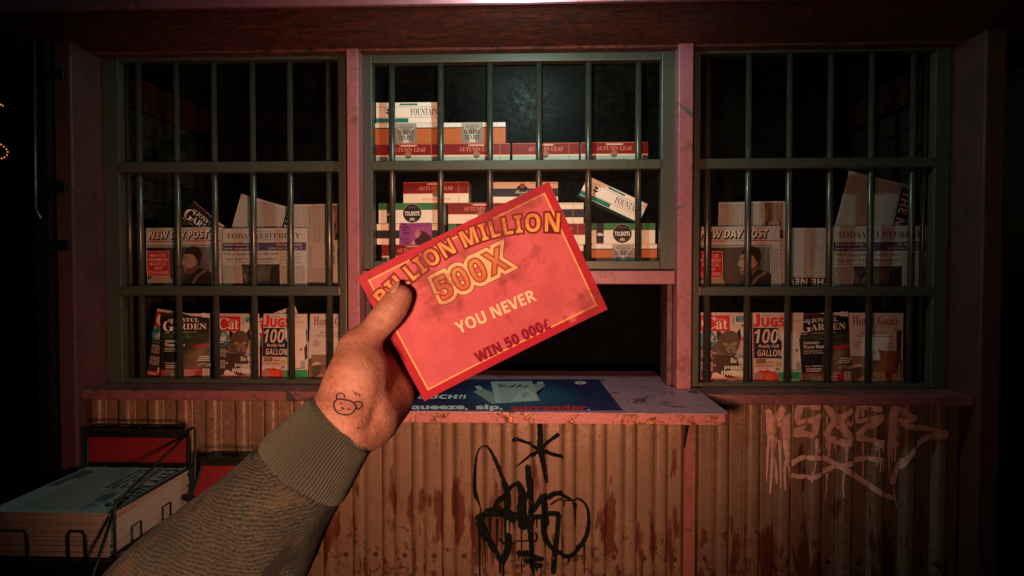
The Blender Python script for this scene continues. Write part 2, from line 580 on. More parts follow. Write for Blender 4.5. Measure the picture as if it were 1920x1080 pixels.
class Print:
    "flat printed artwork: coloured shapes in layers, x right and y down, mapped by (x-ax)*s, (y-ay)*s"
    def __init__(s, w, h, dz=0.00012):
        s.w, s.h, s.dz = w, h, dz
        s.v, s.f, s.c = [], [], []
        s.ax = s.ay = 0.0; s.s = 1.0; s.L = 1

    def map(s, ax=0, ay=0, sc=1.0):
        s.ax, s.ay, s.s = ax, ay, sc
        return s

    def t(s, x, y): return ((x - s.ax) * s.s, (y - s.ay) * s.s)

    def _put(s, pts, faces, cols, layer):
        b = len(s.v)
        s.v += [(x, y, layer) for x, y in pts]
        for f in faces:
            s.f.append(tuple(b + i for i in f))
            s.c.append([cols[i] for i in f] if isinstance(cols, list) else [cols] * len(f))

    def rect(s, x0, y0, x1, y1, col, layer, grad=None, nx=1):
        xs = np.linspace(x0, x1, nx + 1)
        for i in range(nx):
            p = [s.t(xs[i], y0), s.t(xs[i + 1], y0), s.t(xs[i + 1], y1), s.t(xs[i], y1)]
            cols = [col, col, grad, grad] if grad else col
            s._put(p, [(3, 2, 1, 0)], cols, layer)
        return s

    def poly(s, pts, col, layer, smooth=False):
        pts = list(pts)
        if smooth:
            q = [tuple(p) for p in spline(pts + [pts[0]], 5)][:-1]
            pts = q
        p = [s.t(*q) for q in pts]
        from mathutils.geometry import tessellate_polygon
        tris = tessellate_polygon([[Vector((a, b, 0)) for a, b in p]])
        out = []
        for tr in tris:
            a, b, c = (p[i] for i in tr)
            area = (b[0] - a[0]) * (c[1] - a[1]) - (b[1] - a[1]) * (c[0] - a[0])
            if abs(area) < 1e-9: continue
            out.append(tr if area < 0 else tr[::-1])
        s._put(p, out, col, layer)
        return s

    def ell(s, cx, cy, rx, ry, col, layer, n=28):
        p = [s.t(cx + rx * math.cos(2 * math.pi * k / n), cy + ry * math.sin(2 * math.pi * k / n)) for k in range(n)]
        s._put(p, [tuple(range(n - 1, -1, -1))], col, layer)
        return s

    def line(s, pts, w, col, layer, smooth=True, n=6):
        pts = [np.array(p, float) for p in pts]
        q = spline(pts, n) if smooth and len(pts) > 2 else pts
        wl = w if isinstance(w, (list, tuple)) else [w] * len(pts)
        wi = np.interp(np.linspace(0, 1, len(q)), np.linspace(0, 1, len(wl)), wl)
        L, Rr = [], []
        for i, p in enumerate(q):
            d = q[min(i + 1, len(q) - 1)] - q[max(i - 1, 0)]
            d = d / (np.linalg.norm(d) + 1e-9)
            nrm = np.array([-d[1], d[0]]) * wi[i] / 2
            L.append(s.t(*(p + nrm))); Rr.append(s.t(*(p - nrm)))
        m = len(q)
        fs = [(i, i + 1, m + i + 1, m + i) for i in range(m - 1)]
        s._put(L + Rr, fs, col, layer)
        return s

    def text(s, st, x0, y0, x1, y1, col, layer, style='n', off=0.0, shear=0.0, grad=None, warp=None, space=1.0, ref=True):
        "fit the lettering's own bounding box to the rectangle; off grows the strokes outwards"
        vs, fs = glyphs(st, style, off, shear, space)
        base = glyphs(st, style, 0.0, shear, space)[0] if ref else vs
        lo, hi = base.min(0), base.max(0)
        u = (vs[:, 0] - lo[0]) / (hi[0] - lo[0]); w = (hi[1] - vs[:, 1]) / (hi[1] - lo[1])
        X = x0 + u * (x1 - x0); Y = y0 + w * (y1 - y0)
        if warp: X, Y = warp(X, Y)
        pts = [s.t(a, b) for a, b in zip(X, Y)]
        cols = col
        if grad:
            wc = np.clip(w, 0, 1)
            cols = [tuple(col[k] + (grad[k] - col[k]) * float(a) for k in range(3)) + (1,) for a in wc]
        s._put(pts, fs, cols, layer)
        return s

    def body(s, x0, y0, x1, y1, pitch, col, layer, seed=0, th=0.5, vert=False):
        "column of small running type as broken lines"
        rnd = random.Random(seed)
        a0, a1, b0, b1 = (y0, y1, x0, x1) if not vert else (x0, x1, y0, y1)
        y = a0
        while y < a1:
            x = b0
            while x < b1 - pitch:
                w = pitch * rnd.uniform(1.2, 4.5)
                e = min(x + w, b1)
                if vert: s.rect(y, x, y + pitch * th, e, col, layer)
                else: s.rect(x, y, e, y + pitch * th, col, layer)
                x = e + pitch * 0.45
            y += pitch
        return s

    def split(s, lm):
        "cut large faces up so that the print can follow a curved sheet"
        fo, co = [], []
        V_ = s.v
        d2 = lambda a, b: (V_[a][0] - V_[b][0]) ** 2 + (V_[a][1] - V_[b][1]) ** 2
        for f, c in zip(s.f, s.c):
            big = any(d2(f[i - 1], f[i]) > lm * lm for i in range(len(f)))
            if not big:
                fo.append(f); co.append(c); continue
            st = [((f[0], f[i], f[i + 1]), (c[0], c[i], c[i + 1])) for i in range(1, len(f) - 1)]
            while st:
                (p, q, r), (cp_, cq, cr) = st.pop()
                e = [d2(p, q), d2(q, r), d2(r, p)]
                k = max(range(3), key=lambda i: e[i])
                if e[k] <= lm * lm:
                    fo.append((p, q, r)); co.append([cp_, cq, cr]); continue
                if k == 1: (p, q, r), (cp_, cq, cr) = (q, r, p), (cq, cr, cp_)
                elif k == 2: (p, q, r), (cp_, cq, cr) = (r, p, q), (cr, cp_, cq)
                m = len(V_)
                V_.append(((V_[p][0] + V_[q][0]) / 2, (V_[p][1] + V_[q][1]) / 2, V_[p][2]))
                cm = tuple((cp_[i] + cq[i]) / 2 for i in range(4))
                st.append(((p, m, r), (cp_, cm, cr))); st.append(((m, q, r), (cm, cq, cr)))
        s.f, s.c = fo, co

    def panel(s, name, mat, scale, parent=None, y0=0.0, warp=None, origin='bottom', flat=False):
        "mesh in local axes: x right, z up, facing -y (or, if flat, y up-page and facing +z)"
        me = bpy.data.meshes.new(name)
        if warp:
            s.split(0.012 / scale)
        vs = []
        for x, y, L in s.v:
            X = (x - s.w / 2) * scale; Z = (s.h - y) * scale
            if origin == 'centre': Z -= s.h * scale / 2
            off = y0 + L * s.dz
            if warp: off += warp(X, Z)
            vs.append((X, Z, off) if flat else (X, -off, Z))
        me.from_pydata(vs, [], s.f)
        att = me.color_attributes.new('Col', 'FLOAT_COLOR', 'CORNER')
        flatc = []
        for c in s.c:
            for q in c: flatc += list(q)
        att.data.foreach_set('color', flatc)
        me.materials.append(mat)
        o = bpy.data.objects.new(name, me)
        COL.objects.link(o)
        if parent: o.parent = parent
        return o


# inks
WHITE = (0.68, 0.64, 0.57, 1); CREAM = (0.70, 0.60, 0.48, 1); PAPER = (0.335, 0.315, 0.290, 1)
BLACK = (0.012, 0.012, 0.014, 1); INK = (0.045, 0.04, 0.04, 1); GREYT = (0.13, 0.12, 0.11, 1)
RED = (0.50, 0.022, 0.03, 1); DRED = (0.26, 0.012, 0.014, 1)


def slab(w, h, t, name, mat, parent=None, warp=None, nx=8, nz=4, flat=False):
    "thin sheet or block behind a print: front at y=0, back at y=t"
    mb = MB()
    vs, fs = [], []
    for side in (0, 1):
        for j in range(nz + 1):
            for i in range(nx + 1):
                X = (i / nx - 0.5) * w; Z = j / nz * h
                off = -t * side + (warp(X, Z) if warp else 0)
                vs.append((X, -off, Z))
    N = (nx + 1) * (nz + 1)
    idx = lambda sd, i, j: sd * N + j * (nx + 1) + i
    for j in range(nz):
        for i in range(nx):
            fs.append((idx(0, i, j), idx(0, i + 1, j), idx(0, i + 1, j + 1), idx(0, i, j + 1)))
            fs.append((idx(1, i, j), idx(1, i, j + 1), idx(1, i + 1, j + 1), idx(1, i + 1, j)))
    for i in range(nx):
        fs.append((idx(0, i, 0), idx(1, i, 0), idx(1, i + 1, 0), idx(0, i + 1, 0)))
        fs.append((idx(0, i, nz), idx(0, i + 1, nz), idx(1, i + 1, nz), idx(1, i, nz)))
    for j in range(nz):
        fs.append((idx(0, 0, j), idx(0, 0, j + 1), idx(1, 0, j + 1), idx(1, 0, j)))
        fs.append((idx(0, nx, j), idx(1, nx, j), idx(1, nx, j + 1), idx(0, nx, j + 1)))
    mb.quad_mesh(vs, fs)
    return mb.build(name, mat, parent)

# ------------------------------------------------------------------ ground and what lies behind
def ground():
    o = MB().quad_mesh([(-60, -20, 0), (60, -20, 0), (60, 100, 0), (-60, 100, 0)], [(0, 1, 2, 3)]).build('ground', M['ground'])
    tag(o, kind='structure')


ground()
ow = MB().box(-9, -3.2, 9.4, 9.8, 0, 6).build('building_wall', M['darkwall'])
tag(ow, 'dark rendered building wall behind the bulb sign, far beyond the kiosk', 'wall')
sg = empty('bulb_sign', (AX(-30, 250, 9), 9, AZ(-30, 250, 9)))
tag(sg, 'bulb-lit sign glowing orange in the dark far beyond the kiosk', 'sign')
MB().box(-0.55, 0.36, 0.03, 0.09, -0.5, 0.55).build('sign_board', M['shutter'], sg)
t = NT('lit_orange_bulb')
t.fin((0.9, 0.4, 0.15, 1), 0.3)
t.b.inputs['Emission Color'].default_value = (1.0, 0.28, 0.08, 1)
t.b.inputs['Emission Strength'].default_value = 1.0
M['bulb'] = t.m
bulb_px = [(1, 196), (5, 198), (-8, 196), (-2, 268), (2, 271), (7, 275), (12, 280), (14.5, 285), (13, 291), (8, 295), (3, 297), (-3, 298),
           (-10, 262), (-17, 258), (-10, 300), (-18, 303)]
b0 = None
for px, py in bulb_px:
    p = at(px, py, 9.0) - sg.location
    if b0 is None:
        bm = bmesh.new(); bmesh.ops.create_uvsphere(bm, u_segments=10, v_segments=6, radius=0.0095)
        me = bpy.data.meshes.new('bulb'); bm.to_mesh(me); bm.free(); me.materials.append(M['bulb'])
        b0 = bpy.data.objects.new('bulb', me)
        o = b0
    else:
        o = b0.copy()
    COL.objects.link(o); o.parent = sg; o.location = p

# ------------------------------------------------------------------ kiosk
YF, YP, YS, YL, YC, YM = 2.80, 2.615, 2.64, 2.27, 2.70, 2.73
XL, XR = -1.863, 1.678
kiosk = empty('kiosk', (0, 0, 0))
tag(kiosk, 'rusty pink news kiosk with three barred windows above a corrugated front', 'kiosk')
zs = 0.5 * (AZ(1500, 742, YS) + AZ(300, 731, YS))           # sill and counter height
zsoff = EYE + 0.908


def window(x0, x1, z0, z1, xi0, xi1, zi0, zi1, rails, bars, extra=()):
    d = 0.055
    mb = MB()
    mb.box(x0, xi0, YF, YF + d, z0, z1)
    mb.box(xi1, x1, YF, YF + d, z0, z1)
    mb.box(xi0, xi1, YF + 0.002, YF + d - 0.002, zi1, z1)
    mb.box(xi0, xi1, YF + 0.002, YF + d - 0.002, z0, zi0)
    fr = mb.build('barred_window', M['frame'], kiosk, bevel=0.004)
    for a, b in rails:
        MB().box(xi0 - 0.004, xi1 + 0.004, YF - 0.003, YF + d - 0.006, a, b).build('rail', M['frame'], fr, bevel=0.004)
    for X in bars:
        mb = MB()
        mb.tube([(X, YF + 0.032, zi0 - 0.004), (X, YF + 0.032, zi1 + 0.004)], 0.0135, 20)
        mb.build('bar', M['bar'], fr, smooth=True)
    for X in extra:
        MB().tube([(X, YF + 0.048, zi0 - 0.004), (X, YF + 0.048, zi1 + 0.004)], 0.0105, 16).build('bar', M['bar'], fr, smooth=True)
    MB().box(xi0 - 0.003, xi1 + 0.003, YF + 0.061, YF + 0.065, zi0 - 0.01, zi1 + 0.01).build('glass_pane', M['glass'], fr)
    return fr


k = (YF + 0.032) / 2.8
zr = EYE
window(XL, -0.812, zs + 0.001, zr + 0.905, AX(226, 450, YF), AX(635, 450, YF), AZ(400, 711, YF), zr + 0.884,
       [(zr + 0.412, zr + 0.456), (AZ(430, 554.5, YF), zr - 0.0735)],
       [x * k for x in (-1.704, -1.540, -1.3775, -1.211, -1.0505, -0.8845)], (AX(250, 400, YF + 0.075),))
window(-0.739, 0.568, AZ(980, 505.5, YF), zr + 0.909, AX(698, 250, YF), AX(1240, 250, YF), AZ(980, 489, YF), zr + 0.864,
       [(zr + 0.415, zr + 0.455)],
       [AX(px, 150, YF + 0.032) for px in (734.5, 826, 918.5, 1010.6, 1103.7, 1197.6)])
window(0.636, XR, zs + 0.001, zr + 0.915, AX(1312.5, 450, YF), AX(1750, 450, YF), AZ(1500, 718.5, YF), zr + 0.887,
       [(zr + 0.414, zr + 0.456), (AZ(1530, 555, YF), zr - 0.0735)],
       [x * k for x in (0.7005, 0.8665, 1.0325, 1.198, 1.3625, 1.5285)], (AX(1723, 400, YF + 0.075),))

# two slender pink mullions that run from counter to eaves
for a, b, top in ((650, 672.5, 90), (1271.5, 1299.5, 80.5)):
    MB().box(AX(a, 300, YM), AX(b, 300, YM), YM, YF + 0.05, zs + 0.0035, AZ(a, top, YM)).build('mullion', M['pink'], kiosk, bevel=0.005)
# header over the serving hatch, jambs
MB().box(-0.735, 0.562, YM + 0.03, YF + 0.06, AZ(1180, 533, YM + 0.03), AZ(1180, 507.5, YM + 0.03)).build('hatch_header', M['pink'], kiosk, bevel=0.004)
for X, s in ((0.562, -1), (-0.735, 1)):
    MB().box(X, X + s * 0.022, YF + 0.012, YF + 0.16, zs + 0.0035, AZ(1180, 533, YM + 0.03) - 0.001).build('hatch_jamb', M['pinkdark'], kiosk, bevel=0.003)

# corner posts
for a, b in ((AX(106, 500, YP), AX(139, 500, YP)), (AX(1841, 500, YP), AX(1881, 500, YP))):
    x0, x1 = sorted((a, b))
    if x1 < 0: x1b = x1
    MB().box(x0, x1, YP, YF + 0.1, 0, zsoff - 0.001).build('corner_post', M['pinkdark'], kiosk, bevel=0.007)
XPL, XPR = AX(139, 500, YP), AX(1841, 500, YP)
# window-side infill between posts and frames
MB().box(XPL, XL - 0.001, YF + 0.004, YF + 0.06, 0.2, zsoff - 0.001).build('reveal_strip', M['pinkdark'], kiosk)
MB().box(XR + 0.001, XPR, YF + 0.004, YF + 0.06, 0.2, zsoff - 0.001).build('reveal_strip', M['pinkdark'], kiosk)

# sill, counter
MB().box(XPL + 0.002, XPR - 0.002, YS, YF + 0.05, zs - 0.040, zs).build('sill', M['sill'], kiosk, bevel=0.004)
xr = AX(1369, 775, YL); xl = -0.775
zl = zs + 0.003
poly = [(xl, YL + 0.03), (xl + 0.03, YL), (xr - 0.018, YL), (xr, YL + 0.022), (xr, YF - 0.02), (0.555, YF - 0.02), (0.555, 3.22), (-0.728, 3.22), (-0.728, YF - 0.02), (xl, YF - 0.02)]
lg = MB().prism(poly, 2, zl - 0.036, zl).build('counter', M['ledge'], kiosk)
e = 0.004
poly = [(xl - e, YL + 0.03), (xl + 0.03 - 0.001, YL - e), (xr - 0.017, YL - e), (xr + e, YL + 0.021), (xr + e, YS - 0.002), (xr + 0.0005, YS - 0.002), (xr + 0.0005, YL + 0.0225), (xr - 0.0185, YL - 0.0005), (xl + 0.0305, YL - 0.0005), (xl - 0.0005, YL + 0.0305)]
MB().prism(poly, 2, zl - 0.0375, zl - 0.0025).build('edge_strip', M['edge'], lg, bevel=0.0015)
# counter brackets and lower mullions
for a, b in ((1283, 1305),):
    x0, x1 = AX(a, 850, YC - 0.03), AX(b, 850, YC - 0.03)
    MB().box(x0, x1, YC - 0.03, YF, 0.0, zs - 0.042).build('lower_post', M['rust_post'], kiosk, bevel=0.003)
    MB().prism([(YC - 0.031, zs - 0.0385), (YC - 0.125, zs - 0.0385), (YC - 0.031, zs - 0.22)], 0, x0 - 0.004, x0 + 0.003).build('bracket', M['black_metal'], kiosk)

# corrugated front
PER = 0.1238
XE = AX(1605, 850, YC)


def prof(x):
    "forward offset of the corrugated sheet"
    u = ((XE - x) / PER) % 1.0
    h = 0.030
    if u < 0.5:
        q = abs(u - 0.25) / 0.25
        return h * (1 - q ** 3.2) ** 0.55
    q = abs(u - 0.75) / 0.25
    return -0.006 * max(0.0, (q - 0.72) / 0.28) ** 1.5


xs = list(np.arange(XPL + 0.004, XPR - 0.004, 0.0019))
zz = [0.05, 0.3, 0.6, 0.85, zs - 0.041]
vs = [(x, YC + 0.030 - prof(x), z) for z in zz for x in xs]
n = len(xs)
fs = [(j * n + i, j * n + i + 1, (j + 1) * n + i + 1, (j + 1) * n + i) for j in range(len(zz) - 1) for i in range(n - 1)]
corr = MB().quad_mesh(vs, fs).build('corrugated_panel', M['corr'], kiosk, smooth=True)
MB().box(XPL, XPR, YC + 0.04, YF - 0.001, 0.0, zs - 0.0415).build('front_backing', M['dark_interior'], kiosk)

sd = None
zsc = AZ(900, 1048, YC)
i = 0
for kx in range(-40, 40):
    x = XE - PER * 0.75 + PER * kx
    if not (XPL + 0.05 < x < XPR - 0.04): continue
    i += 1
    z = zsc + random.uniform(-0.004, 0.004)
    if sd is None:
        mb = MB(); mb.tube([(0, 0.004, 0), (0, -0.002, 0)], 0.011, 14); mb.tube([(0, -0.002, 0), (0, -0.006, 0)], 0.0065, 6)
        sd = mb.build('screw', M['screw'], corr); o = sd
    else:
        o = sd.copy(); COL.objects.link(o); o.parent = corr
    o.location = (x, YC + 0.029 - prof(x), z)


def graffiti(name, mat, strokes, fx, fy, label):
    mb = MB()
    WS = 1.12
    for si, (pts, w) in enumerate(strokes):
        q = spline([(fx(x), fy(y)) for x, y in pts], 9)
        wpts = [(AX(a, b, YC), AZ(a, b, YC)) for a, b in q]
        wl = w if isinstance(w, (list, tuple)) else [w, w]
        wi = np.interp(np.linspace(0, 1, len(q)), np.linspace(0, 1, len(wl)), wl)
        # resample along the length
        P2 = [np.array(p) for p in wpts]
        seg = [np.linalg.norm(P2[i + 1] - P2[i]) for i in range(len(P2) - 1)]
        cum = np.concatenate([[0], np.cumsum(seg)])
        m = max(2, int(cum[-1] / 0.004))
        tt = np.linspace(0, cum[-1], m)
        cx_ = np.interp(tt, cum, [p[0] for p in P2]); cz_ = np.interp(tt, cum, [p[1] for p in P2]); ww = np.interp(tt, cum, wi)
        # rounded ends
        K = 10
        vs = []
        rnd = random.Random(si)
        for i in range(m):
            a, b = max(i - 1, 0), min(i + 1, m - 1)
            d = np.array([cx_[b] - cx_[a], cz_[b] - cz_[a]]); d /= np.linalg.norm(d) + 1e-9
            nv = np.array([-d[1], d[0]])
            W = ww[i] * WS * (1 + 0.05 * math.sin(i * 0.7 + si) + rnd.uniform(-0.04, 0.04))
            de = min(tt[i], cum[-1] - tt[i]); r = W / 2
            if de < r: W *= math.sqrt(max(0.02, 1 - (1 - de / r) ** 2))
            for kk in range(K + 1):
                o = nv * W * (kk / K - 0.5)
                x, z = cx_[i] + o[0], cz_[i] + o[1]
                vs.append((x, YC + 0.030 - prof(x) - 0.0012 - 0.00006 * si, min(z, zs - 0.043)))
        fs = [(i * (K + 1) + j, i * (K + 1) + j + 1, (i + 1) * (K + 1) + j + 1, (i + 1) * (K + 1) + j) for i in range(m - 1) for j in range(K)]
        mb.quad_mesh(vs, fs)
    o = mb.build(name, mat, corr)
    o['label'] = label
    return o


pxm = 2.70 / 1250            # metres per photograph pixel on the corrugated front
fx = lambda x: x / 3.725 + 860
fy = lambda y: y / 3.725 + 790
W = lambda *a: [v / 3.725 * pxm for v in a]
S = [
    ([(565, 10), (570, 100), (570, 190), (590, 290), (618, 450)], W(34, 36, 40, 34, 20)),
    ([(372, 128), (450, 152), (560, 192)], W(34, 18, 26)),
    ([(560, 192), (640, 238), (735, 260)], W(30, 24, 26)),
    ([(705, 98), (645, 142), (570, 196), (500, 252), (390, 340)], W(32, 22, 30, 20, 5)),
    ([(128, 545), (112, 470), (114, 360), (124, 250), (146, 190), (176, 177), (212, 208), (250, 280), (290, 370), (325, 450), (342, 540), (335, 660)], W(34, 26, 20, 14, 10, 9, 16, 24, 30, 40, 48, 50)),
    ([(125, 530), (148, 590), (162, 670)], W(22, 10, 12)),
    ([(250, 640), (268, 580), (318, 530), (345, 480), (395, 435)], W(34, 34, 30, 34, 20)),
    ([(395, 435), (425, 470), (445, 545), (440, 640), (455, 780)], W(30, 42, 60, 66, 70)),
    ([(430, 550), (470, 545), (495, 500), (490, 430), (480, 315)], W(40, 34, 34, 42, 34)),
    ([(505, 400), (505, 500), (500, 620)], W(36, 34, 24)),
    ([(118, 680), (190, 660), (260, 650), (340, 650), (420, 705)], W(40, 60, 66, 74, 50)),
    ([(140, 690), (175, 780), (230, 890), (296, 1000)], W(60, 50, 44, 34)),
    ([(296, 1010), (335, 920), (350, 850), (346, 775)], W(30, 46, 50, 36)),
    ([(145, 740), (148, 1090)], W(22, 11)), ([(215, 690), (216, 835)], W(24, 9)), ([(265, 690), (264, 925)], W(20, 8)),
    ([(325, 680), (326, 865)], W(20, 9)), ([(356, 690), (356, 775)], W(12, 7)), ([(385, 690), (385, 760)], W(12, 6)),
    ([(438, 760), (439, 1090)], W(12, 8)), ([(285, 985), (285, 1090)], W(16, 11)), ([(312, 985), (312, 1090)], W(18, 11)),
    ([(505, 600), (500, 760), (510, 900), (515, 1060)], W(30, 40, 34, 36)),
    ([(505, 640), (550, 580), (592, 508)], W(34, 36, 40)), ([(596, 505), (600, 600), (606, 700), (612, 760)], W(34, 40, 50, 36)),
    ([(520, 668), (620, 662), (712, 662)], W(34, 36, 30)), ([(545, 670), (546, 745)], W(14, 8)), ([(525, 670), (526, 720)], W(12, 8)),
    ([(618, 560), (660, 525), (720, 520), (790, 545)], W(40, 34, 34, 14)),
    ([(640, 600), (690, 568), (760, 552), (840, 558), (888, 595), (910, 660), (910, 760), (880, 850), (830, 910), (770, 940), (695, 934), (640, 890), (605, 820), (594, 740), (596, 640)],
     W(14, 12, 10, 14, 16, 20, 28, 30, 32, 32, 30, 30, 34, 40, 40)),
    ([(795, 560), (815, 600), (814, 650), (815, 745)], W(16, 24, 16, 5)),
    ([(700, 660), (692, 780), (675, 920), (662, 1090)], W(36, 32, 38, 36)),
    ([(400, 940), (500, 948), (597, 966)], W(36, 46, 34)), ([(450, 990), (520, 1000), (592, 1008)], W(28, 44, 26)),
    ([(285, 838), (300, 850), (380, 855), (470, 853), (530, 838), (547, 805), (535, 770)], W(34, 22, 10, 10, 12, 14, 14)),
    ([(880, 870), (880, 1090)], W(14, 7)), ([(770, 940), (770, 990)], W(24, 7)), ([(522, 1020), (522, 1090)], W(16, 12)), ([(576, 990), (577, 1090)], W(12, 5)),
    ([(418, 940), (418, 1000)], W(20, 7)), ([(736, 560), (736, 605)], W(14, 6)), ([(545, 1000), (545, 1050)], W(24, 8)),
]
graffiti('black_graffiti', M['spray_black'], S, fx, fy, 'black spray-painted tag with a star above dripping letters')
fx = lambda x: x / 4.908 + 1420
fy = lambda y: y / 4.908 + 740
W = lambda *a: [v / 4.908 * pxm for v in a]
S = [
    ([(118, 145), (140, 230), (148, 330), (148, 420)], W(40, 66, 74, 60)), ([(236, 115), (215, 190), (170, 250)], W(44, 50, 46)),
    ([(165, 250), (210, 300)], W(70, 60)), ([(335, 175), (275, 235), (272, 330), (275, 480), (285, 650)], W(44, 70, 76, 62, 40)),
    ([(130, 400), (118, 560), (112, 700), (104, 830)], W(26, 20, 12, 7)), ([(158, 400), (160, 560), (152, 760), (138, 935)], W(22, 22, 20, 14)),
    ([(185, 400), (176, 560), (186, 700), (190, 830)], W(22, 14, 12, 6)), ([(205, 420), (212, 620), (218, 860)], W(14, 9, 6)),
    ([(262, 600), (250, 700), (258, 885)], W(24, 22, 12)), ([(285, 640), (298, 760), (302, 860)], W(22, 10, 5)),
    ([(590, 122), (510, 112), (430, 110), (400, 190), (390, 270)], W(44, 48, 60, 56, 46)), ([(380, 280), (480, 250), (600, 180)], W(36, 40, 46)),
    ([(555, 220), (540, 300), (530, 375)], W(56, 46, 36)), ([(530, 380), (440, 375), (355, 385)], W(50, 56, 54)), ([(360, 360), (420, 330), (480, 300)], W(46, 40, 16)),
    ([(645, 105), (700, 170), (760, 255), (815, 340), (880, 430)], W(36, 56, 68, 58, 66)), ([(905, 130), (830, 175), (760, 245), (700, 310), (660, 410)], W(46, 42, 56, 50, 46)),
    ([(655, 415), (760, 440), (880, 450)], W(54, 56, 56)), ([(885, 190), (885, 245), (850, 280), (830, 230), (825, 290)], W(20, 26, 20, 10, 6)),
    ([(670, 210), (665, 300)], W(18, 10)),
    ([(940, 115), (1040, 125), (1150, 140)], W(36, 46, 46)), ([(965, 130), (950, 200), (945, 262)], W(34, 32, 30)), ([(935, 270), (1040, 240), (1165, 192)], W(30, 40, 44)),
    ([(1165, 205), (1080, 275), (1000, 340), (940, 395)], W(44, 46, 44, 40)), ([(940, 420), (1060, 425), (1190, 450)], W(44, 42, 46)), ([(1080, 450), (1180, 480)], W(40, 30)),
    ([(1300, 95), (1285, 220), (1280, 340), (1270, 470)], W(56, 70, 64, 70)), ([(1310, 105), (1370, 175), (1420, 205), (1475, 220)], W(40, 52, 46, 40)),
    ([(1475, 230), (1380, 240), (1240, 252)], W(38, 34, 40)), ([(1340, 270), (1420, 295), (1500, 312), (1640, 335), (1765, 365)], W(40, 44, 44, 42, 44)),
    ([(1228, 470), (1290, 475), (1345, 465)], W(46, 50, 44)),
    ([(1765, 375), (1700, 385), (1620, 400), (1520, 460), (1430, 535), (1350, 640), (1300, 740), (1272, 850)], W(44, 46, 44, 46, 42, 42, 44, 50)),
    ([(290, 705), (340, 655), (420, 605), (520, 582), (620, 592), (720, 640), (780, 670), (920, 762), (1040, 840), (1170, 925), (1298, 982)], W(30, 42, 40, 40, 40, 42, 46, 46, 44, 44, 34)),
    ([(1178, 605), (1060, 597), (920, 620), (780, 662), (650, 715), (500, 765), (400, 772), (300, 752)], W(46, 38, 40, 42, 40, 36, 36, 36)),
    ([(545, 400), (545, 500), (540, 575)], W(34, 26, 18)), ([(600, 470), (560, 540)], W(16, 8)), ([(535, 610), (525, 690), (505, 760), (505, 815)], W(12, 10, 14, 10)),
    ([(665, 740), (668, 800), (650, 1000)], W(30, 12, 7)), ([(805, 680), (788, 850), (800, 955)], W(14, 10, 9)), ([(1000, 150), (1000, 220)], W(28, 20)), ([(1000, 340), (1000, 440)], W(20, 16)),
    ([(1000, 450), (1002, 780)], W(14, 8)), ([(822, 450), (818, 640)], W(28, 16)), ([(692, 440), (684, 585)], W(30, 16)), ([(740, 450), (755, 565)], W(20, 7)),
    ([(1240, 480), (1246, 660), (1252, 820)], W(24, 12, 9)), ([(1262, 490), (1275, 640)], W(22, 10)), ([(1300, 490), (1298, 640)], W(26, 10)), ([(1325, 300), (1330, 400)], W(12, 10)),
    ([(1285, 850), (1298, 960), (1318, 1090)], W(12, 10, 6)), ([(1130, 600), (1128, 715)], W(16, 8)), ([(1160, 600), (1155, 720)], W(16, 7)), ([(1100, 600), (1098, 668)], W(12, 7)),
    ([(1118, 480), (1118, 575)], W(16, 8)), ([(1095, 480), (1096, 525)], W(18, 8)), ([(1155, 480), (1156, 545)], W(16, 7)), ([(660, 450), (666, 530)], W(18, 8)),
]
graffiti('pale_graffiti', M['spray_white'], S, fx, fy, 'pale dripping spray-painted tag with looping underline')

# eaves
XA, XB = -2.45, 2.25
YE = 2.29
MB().box(XA, XB, YE, YF - 0.001, zsoff, zsoff + 0.03).build('soffit', M['wood'], kiosk)
MB().box(XL - 0.1, XR + 0.1, YF - 0.055, YF - 0.002, zsoff - 0.012, zsoff - 0.0005).build('trim_board', M['wood'], kiosk, bevel=0.002)
MB().box(XA, XB, YE - 0.022, YE - 0.001, zsoff - 0.012, zsoff + 0.34).build('fascia', M['pink'], kiosk, bevel=0.003)
MB().box(XA, XB, YE + 0.001, 3.95, zsoff + 0.031, zsoff + 0.33).build('roof', M['pinkdark'], kiosk)

# inside
YB = 3.72
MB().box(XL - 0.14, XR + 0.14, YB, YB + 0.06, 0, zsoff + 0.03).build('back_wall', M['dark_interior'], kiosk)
for x, s in ((XL - 0.03, -1), (XR + 0.03, 1)):
    mb = MB()
    zz0 = 0.2
    while zz0 < zsoff - 0.05:
        z1 = min(zz0 + 0.105, zsoff - 0.001)
        mb.box(x, x + s * 0.05, YF + 0.101, YB - 0.001, zz0, z1 - 0.006)
        zz0 += 0.105
    mb.build('side_wall', M['plank'], kiosk, bevel=0.003)
    MB().box(x - s * 0.035, x - s * 0.001, YF + 0.12, YB - 0.002, EYE + 0.745, EYE + 0.89).build('wall_beam', M['beam'], kiosk, bevel=0.003)
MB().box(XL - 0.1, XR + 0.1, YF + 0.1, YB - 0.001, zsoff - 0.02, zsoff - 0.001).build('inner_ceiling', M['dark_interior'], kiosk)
YG = 2.895
SH = {'c1': (AZ(960, 307.5, YG), -0.77, 0.60), 'c2': (AZ(960, 497, YG), -0.77, 0.60),
      'l1': (AZ(430, 549, YG), XL + 0.02, -0.80), 'r1': (AZ(1530, 549, YG), 0.63, XR - 0.02),
      'l2': (AZ(430, 713, YG), XL + 0.02, -0.80), 'r2': (AZ(1500, 719.5, YG), 0.63, XR - 0.02)}
for key, (z, x0, x1) in SH.items():
    MB().box(x0, x1, YG - 0.035, YG + 0.26, z - 0.02, z).build('shelf', M['dark_interior'], kiosk, bevel=0.002)

